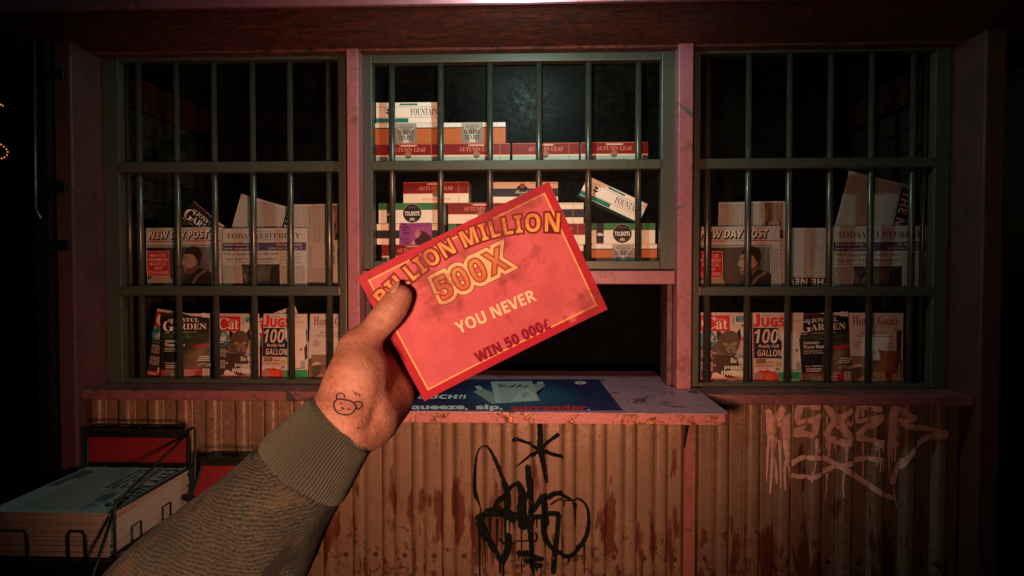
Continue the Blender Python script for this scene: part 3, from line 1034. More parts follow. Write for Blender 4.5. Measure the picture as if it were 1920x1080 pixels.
# shutter folded back beside the window, with its hinge straps reaching on to the corner post
xs0, xs1 = AX(72, 300, 2.60), AX(101, 300, 2.60)
shut = MB().box(xs0, xs1, 2.565, 2.60, AZ(90, 1075, 2.6), AZ(90, 82, 2.6)).build('folded_shutter', M['shutter'], kiosk, bevel=0.004)
for y0, y1, xe in ((132, 147, 123), (343, 361, 127), (455, 470, 134)):
    MB().box(AX(96, y0, 2.56), AX(xe, y0, 2.56), 2.545, 2.563, AZ(100, y1, 2.55), AZ(100, y0, 2.55)).build('hinge', M['black_metal'], shut, bevel=0.003)
MB().tube([at(64, 78, 2.55), at(66, 330, 2.55), at(67, 392, 2.55), at(76, 410, 2.53)], 0.006, 10).build('bolt_rod', M['bar'], shut, smooth=True)

# ------------------------------------------------------------------ wire newspaper racks
YRB, YRF = 2.50, 2.025
zst = 0.5 * (AZ(250, 876, YRB) + AZ(100, 961, YRF))
sx1 = AX(352, 876, YRB); sx0 = AX(166, 876, YRB) - 0.005
zsb = AZ(120, 1043, YRF)
rk = empty('newspaper_rack', ((sx0 + sx1) / 2, (YRB + YRF) / 2, 0))
tag(rk, 'tall black wire newspaper rack with a red header board, carrying the thick stack', 'newspaper rack')
base = rk.location


def V(p): return Vector(p) - base


def shift(pts): return [V(p) for p in pts]


mb = MB()
r = 0.0048
xo = sx1 + 0.028
hx0, hx1 = AX(163, 840, 2.53), AX(351, 840, 2.53)
# loop above the header
a = [at(172, 806, 2.53), at(176, 797, 2.53), at(184, 795, 2.53), at(340, 797, 2.53), at(350, 799, 2.53), at(353, 806, 2.53)]
mb.tube(shift(a), 0.0035, 8)
mb.tube(shift([at(263, 796, 2.53), at(263, 806, 2.53)]), 0.003, 8)
# right hand back uprights, joined at the top
mb.tube(shift([at(352, 1075, 2.53), at(352, 815, 2.53), at(354, 806, 2.52), at(362, 802, 2.47), at(366, 806, 2.44), at(366, 940, 2.44), at(356, 950, 2.44)]), r, 10)
# side stay: from header top down to front corner, then to the ground
fc = Vector((xo, YRF - 0.02, 0))
fz = AZ(214, 945, YRF - 0.02); fxx = AX(214, 945, YRF - 0.02)
mb.tube(shift([at(350, 815, 2.53), Vector((fxx + 0.01, YRF + 0.03, fz + 0.02)), Vector((fxx + 0.001, YRF - 0.012, fz + 0.004)), Vector((fxx, YRF - 0.02, fz - 0.02)), Vector((fxx, YRF - 0.02, 0.0))]), r * 1.05, 10)
# rail beside the top sheet
mb.tube(shift([Vector((fxx, YRF - 0.015, fz - 0.022)), at(352, 879, 2.50)]), r, 10)
mb.tube(shift([Vector((fxx - 0.002, YRF - 0.024, fz - 0.03)), at(172, 1085, 1.86), at(150, 1180, 1.75)]), r, 10)
# low front keepers
zt_ = zsb - 0.004
for a0, a1, top in ((128, 161, 996), (-60, 52, 994)):
    x0, x1, zt = AX(a0, 1000, YRF - 0.02), AX(a1, 1000, YRF - 0.02), AZ(a0, top, YRF - 0.02)
    y = YRF - 0.02
    mb.tube(shift([(x0, y, zt_ - 0.02), (x0, y, zt - 0.012), (x0 + 0.010, y, zt), (x1 - 0.010, y, zt), (x1, y, zt - 0.012), (x1, y, zt_ - 0.02)]), 0.0035, 8)
# side keepers and lower rails
for yy, top in ((2.12, 0.06), (2.3, 0.06)):
    mb.tube(shift([(xo - 0.012, yy, zsb - 0.02), (xo - 0.012, yy, zsb + top), (xo - 0.012, yy + 0.05, zsb + top), (xo - 0.012, yy + 0.05, zsb - 0.02)]), 0.0032, 8)
mb.tube(shift([(fxx, YRF - 0.02, zsb + 0.012), (fxx + 0.06, YRF + 0.2, zsb + 0.012), (xo, 2.5, zsb + 0.012)]), 0.0035, 8)
mb.tube(shift([(sx0 - 0.02, 2.53, 0), (sx0 - 0.02, 2.53, AZ(170, 806, 2.53))]), r, 10)
mb.tube(shift([(sx0 - 0.03, YRF - 0.02, 0), (sx0 - 0.03, YRF - 0.02, zsb + 0.05)]), r, 10)
mb.build('wire_frame', M['black_metal'], rk, smooth=True)
hb = MB().box(hx0 - base.x, hx1 - base.x, 2.535 - base.y, 2.543 - base.y, AZ(250, 868, 2.53), AZ(250, 818, 2.53)).build('header_board', M['dark_red'], rk)
mb = MB()
mb.box(hx0 - 0.006 - base.x, hx1 + 0.002 - base.x, 2.527 - base.y, 2.548 - base.y, AZ(250, 820.5, 2.53), AZ(250, 806, 2.53))
mb.box(hx0 - 0.006 - base.x, hx1 + 0.002 - base.x, 2.527 - base.y, 2.548 - base.y, AZ(250, 874, 2.53), AZ(250, 867, 2.53))
mb.box(hx1 - 0.001 - base.x, hx1 + 0.008 - base.x, 2.528 - base.y, 2.546 - base.y, AZ(250, 867, 2.53), AZ(250, 820.5, 2.53))
mb.build('header_frame', M['black_metal'], rk, bevel=0.002)
MB().box(sx0 - 0.03 - base.x, xo - base.x, YRF - 0.03 - base.y, 2.53 - base.y, zsb - 0.05, zsb - 0.003).build('tray', M['black_metal'], rk, bevel=0.003)

# the stack: every folded paper by itself, the top one with its front page
NP = 20
th = (zst - zsb) / NP
wS, dS = sx1 - sx0, YRB - YRF
rnd = random.Random(4)
proto = None
for i in range(NP):
    top = i == NP - 1
    if proto is None or top:
        mb = MB()
        tl = th * (0.86 if not top else 0.94)
        mb.box(-wS / 2, wS / 2, -dS / 2, dS / 2, 0, tl * 0.45)
        mb.box(-wS / 2 + 0.001, wS / 2 - 0.0015, -dS / 2 + 0.0012, dS / 2 - 0.001, tl * 0.45, tl * 0.62)
        mb.box(-wS / 2 - 0.0004, wS / 2 + 0.0006, -dS / 2, dS / 2, tl * 0.62, tl)
        o = mb.build('newspaper', M['newsside'], None, bevel=0.0006)
        if proto is None: proto = o
    else:
        o = proto.copy(); COL.objects.link(o)
    dx = 0 if top else rnd.uniform(-0.005, 0.004); dy = rnd.uniform(-0.004, 0.005)
    o.location = (base.x - 0.0 + dx, base.y + dy, zsb + i * th)
    o.rotation_euler = (0, 0, rnd.uniform(-0.008, 0.008))
    if not top:
        tag(o, 'folded newspaper pressed under the top copy in the thick stack on the wire rack', 'newspaper', 'newspapers stacked under the top copy on the wire rack')
    else:
        tag(o, 'topmost newspaper of the rack stack, masthead CITY NEWS facing up', 'newspaper')
        # page printed with its head to the right: x along the paper's depth, y across
        W_, H_ = dS * 1000, wS * 1000          # reading width, reading height in mm
        p = Print(W_, H_, 0.0002)
        pap = (0.17, 0.225, 0.22, 1)
        p.rect(0, 0, W_, H_, pap, 1)
        p.text('CITY NEWS', 18, 15, W_ - 60, 58, BLACK, 2, 'sans', off=0.02)
        p.rect(12, 62, W_ - 12, 64, INK, 2); p.rect(12, 9, W_ - 12, 10.5, INK, 2)
        p.rect(250, 72, W_ - 20, 118, (0.12, 0.17, 0.19, 1), 2); p.ell(330, 104, 46, 24, (0.05, 0.08, 0.09, 1), 3); p.poly([(380, 118), (405, 80), (440, 118)], (0.07, 0.10, 0.11, 1), 3)
        rows = ['MAYOR SAYS THE', 'LAST TRAM LINE', 'WILL NOT RETURN', 'BEFORE WINTER']
        for kx, s_ in enumerate(rows):
            p.text(s_, 22, 76 + kx * 27, 240, 95 + kx * 27, BLACK, 2, 'sans', off=0.02)
        for cidx in range(5):
            p.body(16 + cidx * (W_ - 30) / 5, 190, 16 + cidx * (W_ - 30) / 5 + (W_ - 30) / 5 - 8, H_ - 70, 7.5, GREYT, 2, cidx, 0.55)
        p.body(255, 126, W_ - 20, 184, 7.5, GREYT, 2, 99)
        p.poly([(40, H_ - 62), (130, H_ - 70), (170, H_ - 40), (220, H_ - 52), (240, H_ - 14), (40, H_ - 14)], (0.06, 0.08, 0.08, 1), 3)
        p.rect(30, H_ - 66, 260, H_ - 12, (0.20, 0.24, 0.25, 1), 2)
        pg = p.panel('front_page', M['newsprint'], 0.001, o, origin='centre', flat=True)
        pg.rotation_euler = (0, 0, R(-90))
        pg.location = (0, 0, tl)

# second rack, further along behind the sleeve
r2 = empty('newspaper_rack', (AX(440, 900, 2.45), 2.5, 0))
tag(r2, 'lower black wire newspaper rack half hidden behind the raised sleeve', 'newspaper rack')
base = r2.location
Y2 = 2.46
x0, x1 = AX(380, 873, Y2), AX(560, 873, Y2)
zt, zb_ = AZ(420, 872, Y2), AZ(420, 930, Y2 - 0.07)
vs = [(x0, Y2, zt), (x1, Y2, zt), (x1, Y2 - 0.07, zb_), (x0, Y2 - 0.07, zb_)]
vs = [V(v) for v in vs]; vs2 = [v + Vector((0, 0.008, 0.004)) for v in vs]
MB().quad_mesh(vs + vs2, [(3, 2, 1, 0), (4, 5, 6, 7), (0, 1, 5, 4), (1, 2, 6, 5), (2, 3, 7, 6), (3, 0, 4, 7)]).build('header_board', M['dark_red'], r2)
mb = MB()
mb.box(x0 - 0.006 - base.x, x1 + 0.006 - base.x, Y2 - 0.006 - base.y, Y2 + 0.014 - base.y, zt - 0.001, AZ(420, 858, Y2))
mb.tube([V((x0 - 0.003, Y2, zt)), V((x0 - 0.003, Y2 - 0.072, zb_ - 0.012))], 0.006, 8)
mb.box(x0 - 0.03 - base.x, x1 + 0.006 - base.x, Y2 - 0.085 - base.y, Y2 - 0.065 - base.y, zb_ - 0.016, zb_ - 0.001)
mb.build('header_frame', M['black_metal'], r2)
mb = MB()
mb.tube(shift([at(388, 858, Y2), at(393, 850, Y2), at(400, 847, Y2), at(555, 849, Y2), at(562, 858, Y2)]), 0.0035, 8)
mb.tube(shift([at(355, 879, Y2), at(362, 869, Y2), at(374, 860, Y2), at(382, 860, Y2)]), 0.0045, 8)
mb.tube(shift([at(368, 932, Y2 - 0.06), at(366, 948, Y2 - 0.06), Vector((AX(366, 948, Y2 - 0.06), Y2 - 0.06, 0))]), 0.0048, 8)
mb.tube(shift([(x1, Y2, zt), (x1, Y2, 0)]), 0.0048, 8)
mb.build('wire_frame', M['black_metal'], r2, smooth=True)
MB().box(x0 - 0.01 - base.x, x1 - base.x, Y2 - 0.40 - base.y, Y2 - 0.09 - base.y, zb_ - 0.24, zb_ - 0.21).build('tray', M['black_metal'], r2, bevel=0.003)
# ------------------------------------------------------------------ printed goods
def _grid(s, x0, y0, x1, y1, nx, ny, fn, layer):
    xs = np.linspace(x0, x1, nx + 1); ys = np.linspace(y0, y1, ny + 1)
    pts = [s.t(x, y) for y in ys for x in xs]
    cols = [fn((x - x0) / (x1 - x0), (y - y0) / (y1 - y0)) for y in ys for x in xs]
    fs = [((j + 1) * (nx + 1) + i, (j + 1) * (nx + 1) + i + 1, j * (nx + 1) + i + 1, j * (nx + 1) + i) for j in range(ny) for i in range(nx)]
    s._put(pts, fs, cols, layer)
    return s


Print.grid = _grid


def hsh(i, j, k=0):
    v = math.sin(i * 127.1 + j * 311.7 + k * 74.7) * 43758.5453
    return v - math.floor(v)


def vn(x, y, k=0):
    i, j = math.floor(x), math.floor(y); a, b = x - i, y - j
    a, b = a * a * (3 - 2 * a), b * b * (3 - 2 * b)
    return (hsh(i, j, k) * (1 - a) + hsh(i + 1, j, k) * a) * (1 - b) + (hsh(i, j + 1, k) * (1 - a) + hsh(i + 1, j + 1, k) * a) * b


def lerp(a, b, t):
    t = max(0.0, min(1.0, t))
    return tuple(a[i] + (b[i] - a[i]) * t for i in range(3)) + (1,)


def rot90(cx, cy): return lambda X, Y: (cx - (Y - cy), cy + (X - cx))
def rot270(cx, cy): return lambda X, Y: (cx + (Y - cy), cy - (X - cx))
def rot180(cx, cy): return lambda X, Y: (2 * cx - X, 2 * cy - Y)


GOLD = (0.33, 0.22, 0.10, 1); SALM = (0.56, 0.19, 0.13, 1)


def art_autumn(p):
    p.rect(0, 0, 124, 39, CREAM, 1)
    p.rect(0, 0, 124, 1.1, (0.45, 0.14, 0.11, 1), 2)
    p.rect(0, 1.1, 124, 21, (0.17, 0.009, 0.010, 1), 2)
    p.rect(0, 21, 124, 22, (0.55, 0.14, 0.05, 1), 2)
    p.rect(47, 2.2, 77, 5.2, (0.58, 0.35, 0.27, 1), 3); p.ell(47, 3.7, 1.5, 1.5, (0.58, 0.35, 0.27, 1), 3); p.ell(77, 3.7, 1.5, 1.5, (0.58, 0.35, 0.27, 1), 3)
    p.text('AUTUMN LEAF', 29, 7.4, 95, 15, SALM, 3, 'serif')
    p.ell(61.5, 21.8, 6.4, 6.4, (0.40, 0.27, 0.17, 1), 3); p.ell(61.5, 21.8, 5.6, 5.6, (0.10, 0.045, 0.03, 1), 4); p.ell(61.5, 21.8, 4.4, 4.4, (0.42, 0.24, 0.16, 1), 5)
    for a in range(5):
        q = a * 1.2566 - 1.57
        p.poly([(61.5, 21.8), (61.5 + 3.9 * math.cos(q - 0.32), 21.8 + 3.9 * math.sin(q - 0.32)), (61.5 + 4.3 * math.cos(q), 21.8 + 4.3 * math.sin(q)), (61.5 + 3.9 * math.cos(q + 0.32), 21.8 + 3.9 * math.sin(q + 0.32))], (0.13, 0.03, 0.02, 1), 6)
    p.text('KING SIZE FILTER', 35, 29.6, 89, 34.4, SALM, 3, 'serif')
    p.rect(105.2, 0, 106, 39, GOLD, 4)


def art_talbots(p):
    p.rect(0, 0, 124, 39, WHITE, 1); p.rect(0, 0, 124, 12.5, (0.03, 0.15, 0.05, 1), 2); p.rect(0, 12.5, 124, 13.2, GOLD, 2)
    p.rect(15, 0, 29, 37.8, BLACK, 3)
    for k in range(5): p.poly([(22, 22.5), (16.5 + k * 2.4, 19.6 - math.sin(k / 4 * 3.14) * 1.8), (18.3 + k * 2.4, 19.6 - math.sin((k + .7) / 4 * 3.14) * 1.8)], WHITE, 4)
    p.rect(16.5, 21.5, 27.5, 23.2, WHITE, 5)
    p.ell(63.5, 19.3, 17.8, 17.8, (0.32, 0.16, 0.08, 1), 3, 40); p.ell(63.5, 19.3, 16.9, 16.9, BLACK, 4, 40)
    p.text('TALBOTS', 49.5, 15.5, 77.5, 23.5, WHITE, 5, 'sans', off=0.01)
    p.text('PREMIUM', 56, 7.0, 71, 9.4, GREYT, 5, 'sans'); p.ell(63.5, 30.5, 5, 2.8, (0.42, 0.40, 0.35, 1), 5); p.rect(58, 30.6, 69, 34, BLACK, 6); p.rect(58.5, 31.2, 68.5, 32.8, (0.42, 0.40, 0.35, 1), 7)
    p.rect(103.4, 0, 104.1, 39, GOLD, 4); p.rect(0, 37.8, 124, 38.3, GOLD, 4)


def art_navy(p):
    p.rect(0, 0, 124, 39, CREAM, 1); p.rect(0, 0, 124, 0.9, GOLD, 2); p.rect(0, 12, 124, 12.6, GOLD, 2); p.rect(0, 12.6, 124, 27.8, (0.018, 0.018, 0.028, 1), 2)
    p.ell(57, 16, 11.5, 10.5, (0.018, 0.018, 0.028, 1), 3); p.poly([(46, 13), (68, 13), (74, 20), (40, 20)], (0.018, 0.018, 0.028, 1), 3)
    p.poly([(52, 3.2), (54, 2), (57.5, 2.6), (61, 2), (63, 3.2), (62, 8.6), (57.5, 11.6), (53, 8.6)], (0.45, 0.33, 0.22, 1), 4)
    p.poly([(52.8, 3.8), (57.5, 3.4), (62.2, 3.8), (61.2, 8.2), (57.5, 10.6), (53.8, 8.2)], (0.36, 0.03, 0.03, 1), 5)
    p.text('Ronalds', 44, 15.4, 75, 21.5, (0.55, 0.45, 0.34, 1), 5, 'script')
    p.text('100s', 52, 22.6, 63, 26.6, (0.42, 0.30, 0.15, 1), 5, 'serif')
    p.rect(104.2, 0, 105, 39, GOLD, 4)
    for k in range(14): p.rect(72 + k * 3.6, 2.4, 74.4 + k * 3.6, 4.0, (0.33, 0.26, 0.2, 1), 3)


def art_hart(p):
    p.rect(0, 0, 124, 39, WHITE, 1); p.rect(0, 8.2, 124, 10.2, (0.02, 0.025, 0.03, 1), 2); p.rect(0, 10.2, 124, 39, (0.40, 0.115, 0.035, 1), 2)
    p.rect(41.5, 0.9, 81.5, 38, (0.20, 0.185, 0.165, 1), 3); p.rect(41.5, 0.9, 81.5, 6.6, (0.26, 0.245, 0.22, 1), 4)
    cr = (0.50, 0.45, 0.38, 1)
    for s in (-1, 1):
        p.line([(61.5 + s * 4, 25), (61.5 + s * 9, 15), (61.5 + s * 15, 8), (61.5 + s * 13, 2)], [2.2, 2, 1.4, .6], cr, 5)
        p.line([(61.5 + s * 9, 15), (61.5 + s * 6, 8)], [1.4, .5], cr, 5); p.line([(61.5 + s * 15, 8), (61.5 + s * 19, 4)], [1.4, .5], cr, 5)
    p.poly([(55, 24), (61.5, 21), (68, 24), (66, 33), (69, 37), (54, 37), (57, 33)], cr, 5)
    p.text('WHITE', 45, 13.5, 78.5, 21, INK, 6, 'serif'); p.text('HART', 48, 23, 76, 31, INK, 6, 'serif')
    p.rect(106.2, 0, 106.9, 39, GOLD, 4); p.rect(0, 37.4, 124, 38, (0.25, 0.08, 0.03, 1), 4)


def art_fount(p):
    te = (0.012, 0.16, 0.125, 1); rd = (0.33, 0.09, 0.08, 1)
    p.rect(0, 0, 124, 39, (0.76, 0.72, 0.65, 1), 1); p.rect(0, 7.8, 124, 8.5, rd, 2); p.rect(0, 28, 124, 28.7, rd, 2)
    p.rect(46, 1.8, 77, 5.4, te, 2); p.ell(46, 3.6, 1.8, 1.8, te, 2); p.ell(77, 3.6, 1.8, 1.8, te, 2)
    p.rect(49, 3.1, 74, 4.0, (0.06, 0.28, 0.23, 1), 3)
    p.rect(0, 29.5, 61, 37.4, te, 2); p.rect(0, 38.1, 124, 39, (0.05, 0.20, 0.17, 1), 2)
    p.text('FOUNTAIN', 65, 11, 116, 23.4, INK, 3, 'serif', off=0.0); p.rect(65, 24.6, 114, 25.4, (0.42, 0.38, 0.34, 1), 3)
    p.ell(24, 14, 4.2, 2.6, INK, 3); p.poly([(17.5, 17.5), (30.5, 17.5), (27, 21.5), (25, 22), (25, 25), (28, 27), (20, 27), (23, 25), (23, 22), (21, 21.5)], INK, 3)
    for s in (-1, 1): p.line([(24, 13), (24 + s * 5, 10), (24 + s * 8, 14), (24 + s * 7, 18)], [.9, .8, .7, .4], (0.2, 0.2, 0.19, 1), 3)
    p.line([(24, 14), (24, 9.6)], .8, INK, 3)


KIND = {'autumn': (art_autumn, (0.42, 0.34, 0.27)), 'talbots': (art_talbots, (0.60, 0.56, 0.5)), 'navy': (art_navy, (0.55, 0.47, 0.38)),
        'hart': (art_hart, (0.36, 0.12, 0.045)), 'fount': (art_fount, (0.03, 0.10, 0.06))}
for k_, (a_, c_) in KIND.items():
    M['cb_' + k_] = plain(k_ + '_carton_card', c_, 0.4, 0, 30, 0.06, 0.05)
_cart = {}


def carton(kind, x0, yb, label, rot=0.0, yaw=0.0, Y=2.895, px1=None, wpx=124, lift=0.0):
    x1 = x0 + wpx
    s = 124 * 2.895 / 1250 / 124
    w, h, dp = 124 * s, 38.6 * s, 0.085
    if kind not in _cart:
        mb = MB().box(-w / 2, w / 2, 0, dp, 0, h)
        body = mb.build('cigarette_carton', M['cb_' + kind], None, bevel=0.0012)
        p = Print(124, 39, 0.00008)
        KIND[kind][0](p)
        fr = p.panel('printed_front', M['cartonprint'], w / 124 * 0.996, body, y0=0.00025)
        fr.location.z = (h - 39 * w / 124 * 0.996) / 2
        _cart[kind] = (body, fr)
        o = body
    else:
        b, f = _cart[kind]
        o = b.copy(); COL.objects.link(o)
        f2 = f.copy(); COL.objects.link(f2); f2.parent = o
    c = at((x0 + x1) / 2, yb, Y)
    o.location = (c.x, c.y, c.z + lift)
    o.rotation_euler = (0, R(rot), R(yaw))
    tag(o, label, 'carton', 'cigarette cartons stacked behind the middle window')
    return o


hs = 38.6
za = SH['c1'][0]


def stack(kind, x0, level, base, label, yaw=0.0, Y=2.895, **kw):
    o = carton(kind, x0, 300, label, 0, yaw, Y, **kw)
    o.location.z = SH[base][0] + 0.0004 + level * (38.6 * 2.895 / 1250 + 0.0006)
    return o


stack('autumn', 704, 0, 'c1', 'red-topped carton at the bottom of the tallest pile, two below the teal-striped one', 0, 2.896)
stack('autumn', 832, 0, 'c1', 'red-topped carton on the upper shelf, second from the window frame, under an orange carton', 0.6, 2.895)
stack('autumn', 961, 0, 'c1', 'uncovered red-topped carton on the upper shelf between two other red-topped cartons', -0.8, 2.898)
stack('autumn', 1090, 0, 'c1', 'uncovered red-topped carton at the far end of the upper shelf row', 0.9, 2.893)
stack('hart', 700, 1, 'c1', 'orange and white carton lying directly below the topmost teal-striped carton', 0, 2.900)
stack('hart', 824, 1, 'c1', 'orange and white carton at the open end of its layer, glinting under the lamp', -0.5, 2.898)
stack('fount', 705, 2, 'c1', 'white carton with teal stripe, topmost of the upper shelf pile', 0.5, 2.902)
stack('autumn', 714, 0, 'c2', 'red-topped carton at the base of the lower pile, below the one with a purple sticker', 0, 2.907)
nv = stack('navy', 705, 1, 'c2', 'white carton with dark band and a purple warning sticker on its front', 0.0, 2.890)
stack('talbots', 709, 2, 'c2', 'green-topped carton with black disc, lying on the purple-stickered carton', 0.6, 2.896)
stack('autumn', 755, 3, 'c2', 'red-topped carton perched alone on top of the lower pile nearest the frame', -2.2, 2.890)
stack('autumn', 842, 0, 'c2', 'red-topped carton at the shelf level behind the held ticket', 0, 2.910)
stack('talbots', 840, 1, 'c2', 'green-topped carton mostly hidden behind the held ticket', 0, 2.900)
stack('autumn', 840, 2, 'c2', 'red-topped carton just above the ticket edge, next to the green-topped carton', 0.8, 2.896)
stack('navy', 922, 3, 'c2', 'white carton with dark band on top of the middle pile, above the ticket corner', 0.7, 2.897)
stack('navy', 970, 0, 'c2', 'white carton with dark band at shelf level, right behind the ticket corner', 0.5, 2.900)
stack('autumn', 978, 1, 'c2', 'red-topped carton between two dark-banded cartons, beside the ticket corner', -0.6, 2.900)
stack('navy', 970, 2, 'c2', 'white carton with dark band supporting the end of the slanted carton', 0.4, 2.898)
stack('hart', 1108, 0, 'c2', 'orange and white carton at shelf level under the uncovered green-topped one', 0.3, 2.896)
stack('talbots', 1104, 1, 'c2', 'green-topped carton with black disc directly below the slanted carton', -0.5, 2.893)
o = carton('fount', 0, 0, 'white teal-striped carton slanting down between two piles', 24.6, 6.0)
c = at(1147, 388.5, 2.895)
o.location = (c.x - 0.0, 2.895, c.z - 0.0)
# seat the centre of its front on the measured middle
cc = at(1150.5, 374, 2.895)
mid = Matrix.Rotation(R(24.6), 3, 'Y') @ Vector((0, 0, 38.6 * 2.895 / 1250 / 2))
o.location = cc - mid
# purple sticker
p = Print(62, 42, 0.0001)
p.poly([(2, 0.5), (20, 1.2), (60, 0.2), (62, 3), (62, 42), (0, 42), (0, 6)], (0.20, 0.035, 0.17, 1), 1)
p.grid(2, 8, 60, 41, 8, 6, lambda u, v: lerp((0.15, 0.03, 0.15, 1), (0.27, 0.05, 0.20, 1), vn(u * 4, v * 3) * 1.2), 2)
for kx, s_ in enumerate(['ALL', 'THAT', 'KEEPS', 'IN?']): p.rect(6, 2 + kx * 5.4, 14 + (kx % 2) * 5, 5 + kx * 5.4, (0.07, 0.012, 0.06, 1), 3)
p.text('IF YOU', 4, 29, 20, 33, (0.07, 0.012, 0.06, 1), 3, 'sans'); p.text('CARE', 6, 35.5, 19, 39.5, (0.07, 0.012, 0.06, 1), 3, 'sans')
p.poly([(30, 24), (31, 17), (35, 13.5), (39, 14.5), (41, 19), (40, 25), (35, 30), (31, 29)], (0.36, 0.15, 0.17, 1), 4, True)
p.poly([(29, 36), (31, 30), (36, 28), (40, 22), (45, 16), (52, 20), (61, 27), (61, 41), (31, 41)], (0.035, 0.008, 0.012, 1), 5)
p.poly([(37, 17), (42, 15), (44, 18), (39, 19)], (0.05, 0.01, 0.02, 1), 5)
p.poly([(22, 41), (26, 33), (30, 36), (30, 41)], (0.42, 0.22, 0.24, 1), 4)
st_ = p.panel('warning_sticker', M['cartonprint'], 2.895 / 1250, nv, y0=0.0016)
st_.location = ((779 - 767) * 2.895 / 1250, 0, -0.003)

# ---- magazines
MS = 2.895 / 1250


def art_cat(p):
    p.rect(0, 0, 92, 131, (0.52, 0.49, 0.46, 1), 1)
    p.map(101, 108, 1 / 6.75)
    p.grid(101, 480, 720, 990, 10, 10, lambda u, v: lerp((0.05, 0.03, 0.022, 1), (0.44, 0.30, 0.23, 1), u * 1.5 - 0.45 + 0.25 * vn(u * 5, v * 5)), 2)
    for k in range(8): p.rect(215 + k * 60, 118, 255 + k * 60, 128, (0.35, 0.16, 0.13, 1), 3)
    p.rect(101, 140, 462, 345, (0.47, 0.022, 0.032, 1), 3)
    p.text('C', 118, 165, 285, 318, WHITE, 4, 'serif'); p.text('at', 290, 190, 435, 318, WHITE, 4, 'serif'); p.text('Pussy', 285, 178, 395, 216, (0.72, 0.4, 0.36, 1), 5, 'serif')
    for k in range(11): p.rect(485, 146 + k * 10, 522, 150.5 + k * 10, (0.10, 0.08, 0.08, 1), 3)
    p.rect(535, 148, 700, 222, (0.02, 0.17, 0.18, 1), 3); p.text('WHICH CAT', 548, 156, 690, 180, (0.3, 0.4, 0.38, 1), 4, 'sans'); p.text('BREED?', 572, 190, 672, 212, (0.3, 0.4, 0.38, 1), 4, 'sans')
    p.rect(600, 260, 640, 280, INK, 3); p.text('8', 590, 410, 630, 470, RED, 4, 'sans', off=0.02)
    p.ell(190, 445, 108, 112, (0.035, 0.19, 0.23, 1), 4); p.text('Win', 140, 378, 245, 420, INK, 5, 'serifi')
    for k, w in enumerate((120, 140, 100)): p.rect(130, 436 + k * 26, 130 + w, 450 + k * 26, (0.42, 0.45, 0.42, 1), 5)
    fur = (0.10, 0.062, 0.045, 1); furd = (0.022, 0.013, 0.010, 1); furl = (0.20, 0.13, 0.095, 1)
    p.poly([(300, 345), (340, 345), (400, 410), (420, 440), (330, 520), (300, 430)], furd, 5); p.poly([(590, 300), (600, 420), (575, 520), (520, 400), (560, 340)], furd, 5)
    p.poly([(300, 480), (340, 400), (400, 350), (480, 335), (540, 360), (575, 430), (580, 520), (540, 600), (480, 650), (420, 640), (340, 610)], fur, 6, True)
    p.poly([(290, 640), (420, 640), (540, 620), (560, 720), (620, 800), (640, 960), (230, 960), (240, 800)], (0.06, 0.034, 0.024, 1), 5)
    p.ell(475, 560, 60, 62, furl, 7); p.poly([(380, 400), (470, 360), (520, 400), (500, 470), (440, 480)], (0.10, 0.06, 0.04, 1), 7, True)
    for k in range(26):
        a = hsh(k, 3) * 6.28; r_ = 60 + hsh(k, 4) * 80; cx_, cy_ = 455 + r_ * math.cos(a), 490 + r_ * 0.9 * math.sin(a)
        p.line([(cx_, cy_), (cx_ + 16 * math.cos(a), cy_ + 18 * math.sin(a))], [5, 1], furl if k % 2 else furd, 7)
    for ex in (405, 522):
        p.ell(ex, 505 - (ex > 500) * 8, 34, 25, furd, 8); p.ell(ex, 505 - (ex > 500) * 8, 25, 19, (0.50, 0.36, 0.12, 1), 9); p.ell(ex, 505 - (ex > 500) * 8, 9, 16, BLACK, 10)
    p.poly([(452, 568), (492, 568), (474, 590)], furd, 9); p.line([(474, 590), (474, 612), (450, 628)], 6, furd, 9); p.line([(474, 612), (500, 626)], 6, furd, 9)
    p.poly([(232, 940), (250, 870), (290, 860), (420, 925), (420, 940)], (0.6, 0.5, 0.44, 1), 6); p.poly([(470, 800), (560, 790), (640, 850), (660, 930), (480, 900)], (0.40, 0.30, 0.25, 1), 6, True)
    p.rect(515, 640, 640, 670, (0.05, 0.17, 0.19, 1), 8); p.text('HOW TO', 530, 645, 615, 665, (0.4, 0.45, 0.42, 1), 9, 'sans')
    p.text('Be the', 468, 680, 665, 740, WHITE, 9, 'serif'); p.text('perrrfect', 390, 762, 690, 828, WHITE, 9, 'serif'); p.text('owner', 355, 840, 655, 900, WHITE, 9, 'serif', off=0.01)
    for k, (yy, s_) in enumerate(((590, 'ICKS'), (617, 'T SHOW'), (645, 'CAT'), (675, 'TOYS'), (745, 'HEARD'), (772, 'THESE'), (803, 'HOME'), (832, 'TIPS'))): p.text(s_, 112, yy - 10, 112 + (180 if k % 4 == 1 else 140), yy + 10, (0.60, 0.50, 0.44, 1), 6, 'sans')
    p.rect(101, 930, 722, 992, (0.46, 0.09, 0.06, 1), 6)
    for k in range(4): p.rect(130 + k * 150, 950, 230 + k * 150, 966, (0.68, 0.42, 0.34, 1), 7)


